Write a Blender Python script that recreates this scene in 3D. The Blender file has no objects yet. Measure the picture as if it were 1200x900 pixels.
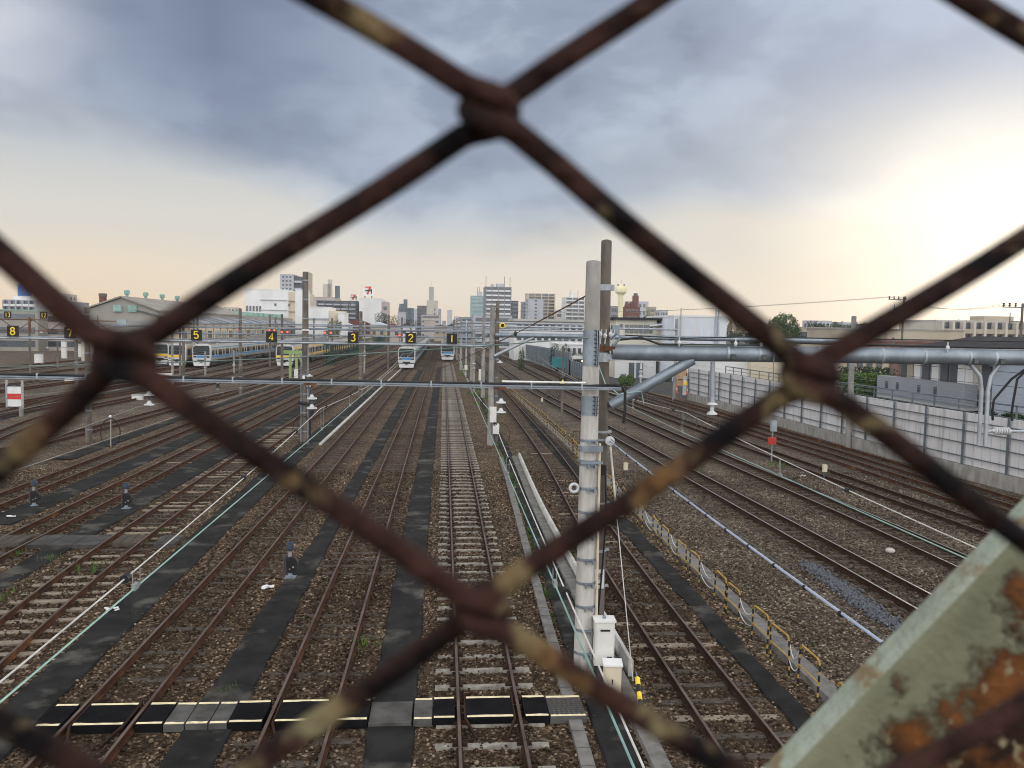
import bpy, math, random
import numpy as np
from math import radians, sin, cos, pi, tan, atan2, hypot
random.seed(7); rng = np.random.default_rng(7)
S = bpy.context.scene
COL = S.collection

# ------------------------------------------------------------------ camera
F_PX, CAM_H = 971.0, 7.35
YAW, PITCH, ROLL = radians(4.775), radians(3.864), radians(1.05)
CF = np.array([sin(YAW)*cos(PITCH), cos(YAW)*cos(PITCH), -sin(PITCH)])
_R0 = np.array([cos(YAW), -sin(YAW), 0.0]); _U0 = np.cross(_R0, CF)
CR = _R0*cos(ROLL) + _U0*sin(ROLL); CU = -_R0*sin(ROLL) + _U0*cos(ROLL)
cam_d = bpy.data.cameras.new('camera'); cam = bpy.data.objects.new('camera', cam_d); COL.objects.link(cam)
from mathutils import Matrix, Vector
cam.matrix_world = Matrix(((CR[0], CU[0], -CF[0], 0), (CR[1], CU[1], -CF[1], 0), (CR[2], CU[2], -CF[2], CAM_H), (0, 0, 0, 1)))
cam_d.sensor_width = 36; cam_d.lens = F_PX/1200*36
cam_d.clip_start = 0.02; cam_d.clip_end = 9000
cam_d.dof.use_dof = True; cam_d.dof.focus_distance = 55; cam_d.dof.aperture_fstop = 17
S.camera = cam

def ray(px, py):
    return CR*(px-600)/F_PX - CU*(py-450)/F_PX + CF
def G(px, py, z=0.0):                     # photo pixel -> point on the level z
    d = ray(px, py); t = (z-CAM_H)/d[2]; return float(d[0]*t), float(d[1]*t)
def D(px, py, Y):                         # photo pixel -> point at distance Y
    d = ray(px, py); t = Y/d[1]; return float(d[0]*t), Y, float(CAM_H+d[2]*t)

# ------------------------------------------------------------------ world, sun, exposure
SUN_AZ, SUN_EL = radians(36.5), radians(6)
W = bpy.data.worlds.new('World'); S.world = W; W.use_nodes = True
wt = W.node_tree; wn = wt.nodes; wl = wt.links; wn.clear()
def wnode(t, **k):
    n = wn.new(t)
    for a, b in k.items(): setattr(n, a, b)
    return n
def wmath(op, a, b=None, c=None, clamp=False):
    n = wnode('ShaderNodeMath', operation=op, use_clamp=clamp)
    for i, v in enumerate((a, b, c)):
        if v is None: continue
        if isinstance(v, (int, float)): n.inputs[i].default_value = v
        else: wl.new(v, n.inputs[i])
    return n.outputs[0]
def wmix(f, a, b, mode='MIX'):
    n = wnode('ShaderNodeMix', data_type='RGBA', blend_type=mode, clamp_factor=True)
    for i, v in ((0, f), (6, a), (7, b)):
        if isinstance(v, (int, float)): n.inputs[i].default_value = v
        elif isinstance(v, tuple): n.inputs[i].default_value = (*v, 1)
        else: wl.new(v, n.inputs[i])
    return n.outputs[2]
def wramp(f, stops, interp='EASE'):
    n = wnode('ShaderNodeValToRGB'); r = n.color_ramp; r.interpolation = interp
    while len(r.elements) < len(stops): r.elements.new(0.5)
    for e, (p, c) in zip(r.elements, stops):
        e.position = p; e.color = (*c, 1) if isinstance(c, tuple) else (c, c, c, 1)
    wl.new(f, n.inputs[0]); return n.outputs[0]
tc = wnode('ShaderNodeTexCoord'); dirv = tc.outputs['Generated']
sep = wnode('ShaderNodeSeparateXYZ'); wl.new(dirv, sep.inputs[0])
dx, dy, dz = sep.outputs
el = wmath('MULTIPLY', wmath('ARCSINE', dz), 180/pi)           # degrees of elevation
az = wmath('MULTIPLY', wmath('ARCTAN2', dx, dy), 180/pi)       # degrees right of +Y
# cloud noise in (azimuth, elevation) with low clouds stretched sideways
comb = wnode('ShaderNodeCombineXYZ')
wl.new(wmath('MULTIPLY', az, 0.058), comb.inputs[0]); wl.new(wmath('MULTIPLY', el, 0.115), comb.inputs[1])
def wnoise(scale, detail=4, rough=.5, off=0.0, dist=0.0):
    n = wnode('ShaderNodeTexNoise'); n.inputs['Scale'].default_value = scale; n.inputs['Detail'].default_value = detail
    n.inputs['Roughness'].default_value = rough; n.inputs['Distortion'].default_value = dist
    a = wnode('ShaderNodeVectorMath', operation='ADD'); wl.new(comb.outputs[0], a.inputs[0]); a.inputs[1].default_value = (off, off*1.7, off*.3)
    wl.new(a.outputs[0], n.inputs['Vector']); return n.outputs[0]
n1 = wnoise(1.0, 4, .5, 3.1, .3); n2 = wmath('ADD', wmath('MULTIPLY', wnoise(.95, 3, .50, 8.4, .2), .68), wmath('MULTIPLY', wnoise(2.7, 4, .56, 2.2, .25), .32)); n3 = wnoise(.55, 3, .5, 21.3)
# clear band low over the horizon: cream, orange at the very bottom on the left
low = wramp(wmath('DIVIDE', el, 12, clamp=True), [(0, (.88, .72, .54)), (.2, (.86, .77, .64)), (.5, (.74, .71, .65)), (1, (.54, .58, .62))])
warm = wmath('MULTIPLY', wmath('SUBTRACT', 1, wmath('DIVIDE', wmath('ABSOLUTE', wmath('ADD', az, 22)), 16), clamp=True), wmath('SUBTRACT', 1, wmath('DIVIDE', el, 6.5), clamp=True))
low = wmix(wmath('MULTIPLY', warm, .75), low, (1.02, .72, .40))
# cloud deck: blue-grey, dark top left, pale patches
deck = wramp(n2, [(.32, (.195, .24, .335)), (.45, (.295, .355, .47)), (.55, (.44, .52, .645)), (.67, (.68, .74, .83))])
dark = wmath('MULTIPLY', wmath('SUBTRACT', 1, wmath('DIVIDE', wmath('ABSOLUTE', wmath('ADD', az, 15)), 17), clamp=True), wmath('DIVIDE', wmath('SUBTRACT', el, 8.5), 8, clamp=True))
deck = wmix(wmath('MULTIPLY', dark, 1.0), deck, (.165, .21, .325))
pale = wmath('MULTIPLY', wmath('DIVIDE', wmath('SUBTRACT', -20, az), 8, clamp=True), wramp(n1, [(.42, 0.), (.6, 1.)]))
deck = wmix(wmath('MULTIPLY', pale, .55), deck, (.74, .74, .80))
right = wmath('DIVIDE', wmath('SUBTRACT', az, 12), 24, clamp=True)
deck = wmix(wmath('MULTIPLY', right, .7), deck, (.50, .59, .78))
bank = wmath('MULTIPLY', wmath('SUBTRACT', 1, wmath('DIVIDE', wmath('ABSOLUTE', wmath('SUBTRACT', az, 13)), 17), clamp=True), wmath('SUBTRACT', 1, wmath('DIVIDE', wmath('ABSOLUTE', wmath('SUBTRACT', wmath('ADD', el, wmath('MULTIPLY', wmath('SUBTRACT', n1, .5), 9)), 10.2)), 3.6), clamp=True))
deck = wmix(wmath('MULTIPLY', bank, .65), deck, (.28, .345, .45))
edge = wmath('ADD', wmath('MULTIPLY_ADD', wmath('DIVIDE', wmath('SUBTRACT', az, 4), 12, clamp=True), 3.0, 4.6), wmath('MULTIPLY', wmath('SUBTRACT', n1, .5), 7.0))          # elevation of the cloud base
edge = wmath('ADD', edge, wmath('MULTIPLY', wmath('DIVIDE', wmath('SUBTRACT', 0, wmath('ADD', az, 2)), 20, clamp=True), 5.5))
cover = wmath('DIVIDE', wmath('SUBTRACT', el, edge), wmath('MULTIPLY_ADD', wmath('DIVIDE', wmath('SUBTRACT', az, 4), 12, clamp=True), -1.6, 3.8), clamp=True)
cover = wmath('SMOOTH_MIN', cover, .97, .1)
clouds = wmix(cover, low, deck)
# paler cloud overhead; unseen sky behind the viewer brightened to light camera-facing surfaces
over = wmath('DIVIDE', wmath('SUBTRACT', el, 26), 22, clamp=True)
clouds = wmix(wmath('MULTIPLY', over, .7), clouds, (.95, .95, .96))
back = wmath('MULTIPLY', wmath('DIVIDE', wmath('SUBTRACT', wmath('ABSOLUTE', az), 52), 48, clamp=True), wmath('SUBTRACT', 1, wmath('DIVIDE', wmath('SUBTRACT', el, 40), 35, clamp=True)))
clouds = wmix(back, clouds, (2.1, 2.1, 2.12))
# glow of the sun behind thin cloud
sv = (sin(SUN_AZ)*cos(SUN_EL), cos(SUN_AZ)*cos(SUN_EL), sin(SUN_EL))
dot = wnode('ShaderNodeVectorMath', operation='DOT_PRODUCT'); wl.new(dirv, dot.inputs[0]); dot.inputs[1].default_value = sv
ang = wmath('MULTIPLY', wmath('ARCCOSINE', dot.outputs['Value']), 180/pi)
ang = wmath('ADD', ang, wmath('MULTIPLY', wmath('SUBTRACT', n1, .5), 9))
up = wmath('SUBTRACT', 1, wmath('DIVIDE', wmath('SUBTRACT', el, 8), 9, clamp=True))
glow = wmath('MULTIPLY', wmath('POWER', wmath('SUBTRACT', 1, wmath('DIVIDE', ang, 17), clamp=True), 1.6), wmath('MULTIPLY_ADD', up, .8, .2))
halo = wmath('POWER', wmath('SUBTRACT', 1, wmath('DIVIDE', ang, 31), clamp=True), 1.8)
clouds = wmix(wmath('MULTIPLY', halo, wmath('MULTIPLY_ADD', up, .55, .2)), clouds, (.98, .86, .68))
clouds = wmix(glow, clouds, (1.6, 1.5, 1.27))
sky = wnode('ShaderNodeTexSky', sky_type='NISHITA', sun_disc=False)
sky.sun_elevation = SUN_EL; sky.sun_rotation = SUN_AZ
bg = wnode('ShaderNodeBackground'); bg.inputs['Strength'].default_value = 0.1
c10 = wnode('ShaderNodeVectorMath', operation='SCALE'); wl.new(clouds, c10.inputs[0]); c10.inputs['Scale'].default_value = 10.0
wl.new(wmix(.96, sky.outputs[0], c10.outputs[0]), bg.inputs['Color'])
wo = wnode('ShaderNodeOutputWorld'); wl.new(bg.outputs[0], wo.inputs[0])
W.cycles.sampling_method = 'MANUAL'; W.cycles.sample_map_resolution = 1024
sun_d = bpy.data.lights.new('sun', 'SUN'); sun_d.energy = 0.8; sun_d.angle = radians(14); sun_d.color = (1, .86, .66)
sun = bpy.data.objects.new('sun', sun_d); COL.objects.link(sun)
sun.rotation_euler = Vector((-sv[0], -sv[1], -sv[2])).to_track_quat('-Z', 'Y').to_euler()
S.view_settings.view_transform = 'Standard'; S.view_settings.look = 'None'; S.view_settings.exposure = 0.0; S.view_settings.gamma = 1
S.view_settings.use_curve_mapping = False
S.render.engine = 'CYCLES'
S.cycles.use_denoising = True; S.cycles.denoising_prefilter = 'ACCURATE'; S.cycles.filter_width = 1.05; S.cycles.max_bounces = 5; S.cycles.diffuse_bounces = 3; S.cycles.glossy_bounces = 2
S.cycles.sample_clamp_indirect = 4

# ------------------------------------------------------------------ materials
def pm(name, c1, c2=None, scale=3.0, rough=.75, metal=0.0, bump=0.0, bscale=40.0, spec=.22, lo=.38, hi=.62, c3=None, s3=1.0, t3=.6, coord='Object', stretch=None, detail=5):
    m = bpy.data.materials.new(name); m.use_nodes = True; t = m.node_tree; n = t.nodes; l = t.links
    b = n['Principled BSDF']; b.inputs['Roughness'].default_value = rough; b.inputs['Metallic'].default_value = metal
    b.inputs['Specular IOR Level'].default_value = spec
    c2 = c2 or tuple(x*.72 for x in c1)
    co = n.new('ShaderNodeTexCoord').outputs['Object'] if coord == 'Object' else n.new('ShaderNodeNewGeometry').outputs['Position']
    if stretch:
        mp = n.new('ShaderNodeMapping'); mp.inputs['Scale'].default_value = stretch; l.new(co, mp.inputs[0]); cs = mp.outputs[0]
    else: cs = co
    def noise(sc, det=5, src=None):
        k = n.new('ShaderNodeTexNoise'); k.inputs['Scale'].default_value = sc; k.inputs['Detail'].default_value = det; k.inputs['Roughness'].default_value = .6
        l.new(src or cs, k.inputs['Vector']); return k.outputs[0]
    def ramp(f, a, bb, ca, cb):
        r = n.new('ShaderNodeValToRGB'); e = r.color_ramp.elements
        e[0].position = a; e[0].color = (*ca, 1); e[1].position = bb; e[1].color = (*cb, 1); l.new(f, r.inputs[0]); return r.outputs[0]
    col = ramp(noise(scale, detail), lo, hi, c1, c2)
    if c3:
        f = ramp(noise(s3, 6), t3-.05, t3+.07, (0, 0, 0), (1, 1, 1))
        mx = n.new('ShaderNodeMix'); mx.data_type = 'RGBA'; l.new(f, mx.inputs[0]); l.new(col, mx.inputs[6]); mx.inputs[7].default_value = (*c3, 1); col = mx.outputs[2]
    l.new(col, b.inputs['Base Color'])
    if bump:
        bp = n.new('ShaderNodeBump'); bp.inputs['Strength'].default_value = bump; bp.inputs['Distance'].default_value = .02
        l.new(noise(bscale, 4, co), bp.inputs['Height']); l.new(bp.outputs[0], b.inputs['Normal'])
    return m
def em(name, col, st):
    m = bpy.data.materials.new(name); m.use_nodes = True; b = m.node_tree.nodes['Principled BSDF']
    b.inputs['Base Color'].default_value = (*col, 1); b.inputs['Emission Color'].default_value = (*col, 1); b.inputs['Emission Strength'].default_value = st; return m

def ballast_mat(name, island=False):
    m = bpy.data.materials.new(name); m.use_nodes = True; t = m.node_tree; n = t.nodes; l = t.links
    b = n['Principled BSDF']; b.inputs['Roughness'].default_value = .95; b.inputs['Specular IOR Level'].default_value = .12
    g = n.new('ShaderNodeNewGeometry'); pos = g.outputs['Position']
    def nz(sc, det=4, v=pos):
        k = n.new('ShaderNodeTexNoise'); k.inputs['Scale'].default_value = sc; k.inputs['Detail'].default_value = det; l.new(v, k.inputs['Vector']); return k.outputs[0]
    def ramp(f, st):
        r = n.new('ShaderNodeValToRGB'); e = r.color_ramp
        while len(e.elements) < len(st): e.elements.new(.5)
        for x, (p, c) in zip(e.elements, st): x.position = p; x.color = (*c, 1)
        l.new(f, r.inputs[0]); return r.outputs[0]
    def mix(f, a, c, mode='MIX'):
        k = n.new('ShaderNodeMix'); k.data_type = 'RGBA'; k.blend_type = mode
        for i, v in ((0, f), (6, a), (7, c)):
            if isinstance(v, float): k.inputs[i].default_value = v
            elif isinstance(v, tuple): k.inputs[i].default_value = (*v, 1)
            else: l.new(v, k.inputs[i])
        return k.outputs[2]
    if island: rnd = g.outputs['Random Per Island']
    else:
        vo = n.new('ShaderNodeTexVoronoi'); vo.inputs['Scale'].default_value = 17; l.new(pos, vo.inputs['Vector'])
        s = n.new('ShaderNodeSeparateColor'); l.new(vo.outputs['Color'], s.inputs[0]); rnd = s.outputs[0]
    brown = ramp(rnd, [(0, (0.0241, 0.0165, 0.0105)), (.54, (0.0774, 0.0543, 0.0342)), (.85, (0.1700, 0.1229, 0.0802)), (.945, (0.2936, 0.2233, 0.1535)), (1, (0.4737, 0.3980, 0.3109))])
    grey = ramp(rnd, [(0, (0.0355, 0.0282, 0.0209)), (.54, (0.0922, 0.0743, 0.0547)), (.85, (0.1843, 0.1513, 0.1133)), (.95, (0.2838, 0.2423, 0.1895)), (1, (0.4191, 0.3715, 0.3109))])
    sx = n.new('ShaderNodeSeparateXYZ'); l.new(pos, sx.inputs[0])
    mr = n.new('ShaderNodeMapRange'); mr.inputs['From Min'].default_value = 6.5; mr.inputs['From Max'].default_value = 9.5; l.new(sx.outputs[0], mr.inputs[0])
    mr2 = n.new('ShaderNodeMapRange'); mr2.inputs['From Min'].default_value = -19; mr2.inputs['From Max'].default_value = -26; l.new(sx.outputs[0], mr2.inputs[0])
    mx = n.new('ShaderNodeMath'); mx.operation = 'MAXIMUM'; l.new(mr.outputs[0], mx.inputs[0]); l.new(mr2.outputs[0], mx.inputs[1])
    c = mix(mx.outputs[0], brown, grey)
    big = ramp(nz(.35, 6), [(.3, (.62, .58, .55)), (.7, (1.15, 1.12, 1.08))])
    c = mix(1.0, c, big, 'MULTIPLY')
    dirt = ramp(nz(.9, 7), [(.52, (0., 0., 0.)), (.72, (1., 1., 1.))])
    c = mix(dirt, c, mix(.55, c, (.075, .055, .04)))
    at = n.new('ShaderNodeAttribute'); at.attribute_name = 'stain'
    ms = n.new('ShaderNodeMath'); ms.operation = 'MULTIPLY'; l.new(at.outputs['Fac'], ms.inputs[0]); l.new(ramp(nz(1.6, 5), [(.3, (.45, .45, .45)), (.7, (1., 1., 1.))]), ms.inputs[1])
    c = mix(ms.outputs[0], c, mix(.22, (.028, .015, .009), c))
    l.new(c, b.inputs['Base Color'])
    if not island:
        bp = n.new('ShaderNodeBump'); bp.inputs['Strength'].default_value = .9; bp.inputs['Distance'].default_value = .05; bp.invert = True
        l.new(vo.outputs['Distance'], bp.inputs['Height']); l.new(bp.outputs[0], b.inputs['Normal'])
    return m

MT = {}
def mk(k, *a, **kw): MT[k] = pm(k.replace(' ', '_'), *a, **kw)
MT['ballast'] = ballast_mat('ballast'); MT['stones'] = ballast_mat('ballast_stones', True)
mk('asphalt', (.015, .0148, .0143), (.028, .0272, .026), 1.3, .95, spec=.08, bump=.5, bscale=90, c3=(.085, .08, .07), s3=.7, t3=.60, coord='P')
mk('asphalt_pale', (.085, .08, .075), (.05, .048, .046), 2, .9, spec=.1, bump=.4, bscale=80, coord='P')
mk('road', (.05, .05, .052), (.075, .075, .074), .6, .9, spec=.1, coord='P')
mk('rust_rail', (.082, .036, .019), (.038, .019, .012), 2.4, .8, 0, coord='P', spec=.08, c3=(.21, .09, .032), s3=.45, t3=.66)
mk('rust_rail_dark', (.026, .014, .009), (.042, .023, .015), 2.0, .8, 0, coord='P', spec=.08)
mk('rail_head', (.070, .043, .031), (.135, .095, .075), 1.2, .5, .25, coord='P', spec=.3)
mk('rail_shine', (.42, .40, .38), (.30, .28, .265), 2, .30, 1.0, coord='P')
mk('old_wood', (.045, .034, .026), (.095, .078, .062), 5, .85, bump=.5, bscale=30, stretch=(.6, 6, 1), c3=(.36, .34, .31), s3=.9, t3=.69)
mk('pale_wood', (.31, .255, .19), (.16, .13, .097), 4, .85, bump=.5, bscale=30, stretch=(.6, 6, 1))
mk('sleeper_concrete', (.30, .278, .235), (.17, .155, .13), 5, .85, bump=.4, bscale=60)
mk('concrete', (.30, .285, .265), (.19, .18, .165), 2.5, .85, bump=.3, bscale=25, stretch=(1, 1, .35))
mk('concrete_dark', (.155, .135, .115), (.085, .073, .062), 3, .88, bump=.3, bscale=25, stretch=(1, 1, .3))
mk('concrete_pole', (.50, .48, .45), (.33, .31, .285), 3.2, .8, bump=.25, bscale=22, stretch=(1.4, 1.4, .25), c3=(.17, .15, .135), s3=2.6, t3=.64)
mk('trough_white', (.50, .49, .46), (.36, .35, .325), 2, .8, bump=.2, coord='P')
mk('trough_grey', (.185, .175, .16), (.115, .11, .10), 3, .88, bump=.4, coord='P')
mk('galv', (.26, .295, .33), (.19, .215, .245), 2.5, .48, .55, bump=.05)
mk('galv_pale', (.38, .41, .44), (.28, .30, .325), 3, .45, .4)
mk('steel_dark', (.07, .075, .08), (.12, .12, .12), 3, .6, .4)
mk('rust', (.17, .075, .035), (.075, .038, .024), 6, .8, .1, bump=.3, bscale=60)
mk('black', (.012, .012, .013), (.022, .022, .023), 3, .5)
mk('rubber', (.005, .005, .006), (.010, .010, .011), 2, .9, spec=.06, coord='P')
mk('panel_grey', (.055, .053, .05), (.10, .097, .09), 2, .9, spec=.1, coord='P'); mk('yellow', (.42, .28, .05), (.30, .18, .04), 4, .6, c3=(.14, .07, .03), s3=5, t3=.62)
mk('sign_yellow', (.85, .62, .05), (.78, .55, .04), 3, .5)
mk('edge_paint', (.80, .70, .46), (.62, .53, .33), 9, .75, coord='P', c3=(.12, .11, .08), s3=4, t3=.68)
mk('white', (.72, .72, .70), (.62, .62, .60), 2, .55)
mk('box_white', (.66, .65, .61), (.57, .56, .52), 2, .55)
mk('porcelain', (.52, .53, .53), (.44, .45, .45), 2, .25, spec=.6)
mk('red', (.62, .045, .03), (.5, .035, .025), 3, .5)
mk('verdigris', (.30, .47, .43), (.20, .34, .31), 1.5, .4, .3, coord='P')
mk('wire_grey', (.30, .33, .33), (.20, .22, .22), 2, .5, .4, coord='P')
mk('wire_green', (.16, .22, .20), (.11, .15, .14), 2, .5, .3, coord='P')
mk('wire_black', (.02, .02, .022), (.03, .03, .03), 2, .5, coord='P')
mk('rope_white', (.58, .57, .54), (.42, .41, .38), 8, .7, coord='P')
mk('blue_sleeve', (.36, .42, .54), (.28, .33, .44), 2, .45, coord='P')
mk('train_steel', (.36, .335, .30), (.29, .27, .24), 1.0, .5, .25, spec=.4)
mk('train_white', (.56, .56, .55), (.46, .46, .45), 1.2, .4)
mk('train_roof', (.20, .195, .185), (.14, .135, .13), 1.5, .75)
mk('train_under', (.035, .033, .032), (.06, .055, .05), 2, .8)
mk('glass', (.018, .024, .026), (.032, .042, .045), .6, .08, spec=.8)
mk('band_yellow', (.85, .52, .03), (.78, .46, .03), 2, .4)
mk('band_blue', (.04, .25, .52), (.035, .21, .45), 2, .4)
mk('lime_steel', (.30, .42, .16), (.24, .34, .12), 3, .6)
mk('green_steel', (.022, .062, .040), (.016, .045, .028), 3, .6)
mk('wall_panel', (.56, .55, .55), (.43, .42, .425), 1.1, .75, bump=.1, coord='P', stretch=(2.2, 2.2, .22), lo=.30, hi=.72, c3=(.30, .28, .26), s3=.55, t3=.62)
mk('bluegrey_steel', (.10, .125, .14), (.14, .165, .18), 2, .5, .3)
mk('leaf', (.030, .060, .018), (.058, .092, .026), .8, .7, coord='P')
mk('leaf_dark', (.018, .038, .016), (.034, .058, .022), .6, .7, coord='P')
mk('leaf_light', (.09, .15, .03), (.055, .10, .022), .8, .7, coord='P')
mk('bark', (.09, .07, .05), None, 6, .9)
mk('card', (.52, .30, .15), (.40, .22, .11), 2, .8)
mk('orange', (.75, .16, .04), (.62, .12, .03), 3, .55)
mk('teal', (.04, .20, .22), (.03, .16, .18), 3, .5)
mk('bluestone', (.05, .053, .062), (.16, .168, .188), 40, .8, coord='P')
for k, c in dict(b_white=(.70, .70, .69), b_cream=(.60, .53, .40), b_grey=(.42, .43, .46), b_pink=(.46, .40, .37), b_dark=(.10, .105, .12), b_mid=(.24, .245, .26), b_blue=(.24, .27, .32), b_teal=(.11, .15, .17), b_beige=(.50, .46, .40), b_brick=(.15, .055, .042), b_purple=(.15, .13, .15), b_tan=(.40, .34, .26), b_concrete=(.42, .41, .385), b_tower=(.34, .34, .30), b_shedwall=(.62, .52, .36), b_hall=(.30, .28, .25), b_ivory=(.62, .585, .49), b_lemon=(.80, .74, .46), b_metal=(.62, .66, .72), b_house=(.25, .265, .29), b_housewall=(.36, .40, .46), b_glass=(.30, .42, .42)).items():
    mk(k, c, tuple(x*.86 for x in c), .25, .75, coord='P', stretch=(1, 1, .4))
mk('roof_slate', (.026, .026, .030), (.042, .041, .045), .6, .8, spec=.08, bump=.3, bscale=8, coord='P')
mk('roof_brown', (.17, .095, .075), (.12, .07, .055), .8, .75, coord='P')
mk('roof_flat', (.30, .28, .24), (.22, .20, .175), .4, .85, coord='P')
mk('roof_shed', (.30, .31, .33), (.10, .10, .105), .16, .55, coord='P', stretch=(.15, 1, 1), lo=.48, hi=.55)
mk('roof_red', (.17, .04, .035), (.13, .035, .03), 1, .7, coord='P')
mk('copper_green', (.26, .42, .36), (.18, .32, .27), 1, .65, coord='P')
mk('pane', (.035, .045, .055), (.07, .085, .10), .5, .12, spec=.8, coord='P')
mk('pane_pale', (.32, .38, .40), (.22, .27, .29), .5, .15, spec=.8, coord='P')
mk('blue_tank', (.05, .16, .40), (.04, .13, .33), 1, .5)
mk('signal_red', (.45, .05, .03), (.35, .04, .025), 3, .6); mk('navy', (.035, .05, .085), (.025, .035, .06), 3, .45)
MT['lamp_red'] = em('lamp_red', (1, .10, .05), 1.6); MT['lamp_warm'] = em('lamp_warm', (1, .62, .22), 5.0); MT['lamp_white'] = em('lamp_white', (1, .85, .6), 2.5)

# rusty painted steel close to the lens
def rusty_paint(name, paint, paint2, rust1, rust2, thr, sc, wave=None):
    m = pm(name, paint, paint2, sc*.6, .7, 0, bump=.22 if wave else .6, bscale=sc*5, lo=.35, hi=.65)
    t = m.node_tree; n = t.nodes; l = t.links; b = n['Principled BSDF']
    base = b.inputs['Base Color'].links[0].from_socket
    b.inputs['Specular IOR Level'].default_value = .12
    co = n.new('ShaderNodeTexCoord').outputs['Object']
    k = n.new('ShaderNodeTexNoise'); k.inputs['Scale'].default_value = sc; k.inputs['Detail'].default_value = 8; k.inputs['Roughness'].default_value = .62; l.new(co, k.inputs['Vector'])
    f = k.outputs[0]
    if wave:                               # rust creeps in from one long edge of the bar (its own local x)
        sx = n.new('ShaderNodeSeparateXYZ'); l.new(co, sx.inputs[0])
        mr = n.new('ShaderNodeMapRange'); mr.inputs['From Min'].default_value = wave[0]; mr.inputs['From Max'].default_value = wave[1]; mr.inputs['To Min'].default_value = -.15; mr.inputs['To Max'].default_value = .20
        l.new(sx.outputs[wave[2]], mr.inputs[0])
        a = n.new('ShaderNodeMath'); a.operation = 'ADD'; l.new(f, a.inputs[0]); l.new(mr.outputs[0], a.inputs[1]); f = a.outputs[0]
    r = n.new('ShaderNodeValToRGB'); e = r.color_ramp.elements; e[0].position = thr-.03; e[0].color = (0, 0, 0, 1); e[1].position = thr+.04; e[1].color = (1, 1, 1, 1); l.new(f, r.inputs[0])
    k2 = n.new('ShaderNodeTexNoise'); k2.inputs['Scale'].default_value = sc*1.9; k2.inputs['Detail'].default_value = 6; l.new(co, k2.inputs['Vector'])
    r2 = n.new('ShaderNodeValToRGB'); e = r2.color_ramp.elements; e[0].position = .38; e[0].color = (*rust1, 1); e[1].position = .64; e[1].color = (*rust2, 1); l.new(k2.outputs[0], r2.inputs[0])
    rc = r2.outputs[0]
    if wave:                               # dark scabs at the torn paint edge, pale flecks of primer inside the rust
        e1 = n.new('ShaderNodeValToRGB'); q = e1.color_ramp; q.elements[0].position = thr-.03; q.elements[0].color = (1, 1, 1, 1); q.elements[1].position = thr+.085; q.elements[1].color = (0, 0, 0, 1); l.new(f, e1.inputs[0])
        k3 = n.new('ShaderNodeTexNoise'); k3.inputs['Scale'].default_value = sc*3.2; k3.inputs['Detail'].default_value = 5; l.new(co, k3.inputs['Vector'])
        e2 = n.new('ShaderNodeValToRGB'); q = e2.color_ramp; q.elements[0].position = .60; q.elements[0].color = (0, 0, 0, 1); q.elements[1].position = .66; q.elements[1].color = (1, 1, 1, 1); l.new(k3.outputs[0], e2.inputs[0])
        for fac, colr in ((e2.outputs[0], (.20, .165, .10)), (e1.outputs[0], (.022, .010, .006))):
            z = n.new('ShaderNodeMix'); z.data_type = 'RGBA'; l.new(fac, z.inputs[0]); l.new(rc, z.inputs[6]); z.inputs[7].default_value = (*colr, 1); rc = z.outputs[2]
        hb = n.new('ShaderNodeBump'); hb.inputs['Strength'].default_value = .8; hb.inputs['Distance'].default_value = .002; l.new(r.outputs[0], hb.inputs['Height'])
        if b.inputs['Normal'].links: l.new(b.inputs['Normal'].links[0].from_socket, hb.inputs['Normal'])
        l.new(hb.outputs[0], b.inputs['Normal'])
    mx = n.new('ShaderNodeMix'); mx.data_type = 'RGBA'; l.new(r.outputs[0], mx.inputs[0]); l.new(base, mx.inputs[6]); l.new(rc, mx.inputs[7]); l.new(mx.outputs[2], b.inputs['Base Color'])
    return m
MT['fence_wire'] = rusty_paint('fence_wire', (.19, .17, .095), (.15, .072, .024), (.0035, .0025, .003), (.050, .021, .016), .382, 50)
MT['brace_paint'] = rusty_paint('brace_paint', (.19, .19, .125), (.115, .118, .075), (.022, .010, .006), (.17, .064, .018), .47, 26, (.004, .050, 0))
MT['brace_edge'] = rusty_paint('brace_edge', (.36, .40, .33), (.26, .285, .22), (.17, .11, .06), (.24, .19, .11), .56, 36)

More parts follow.
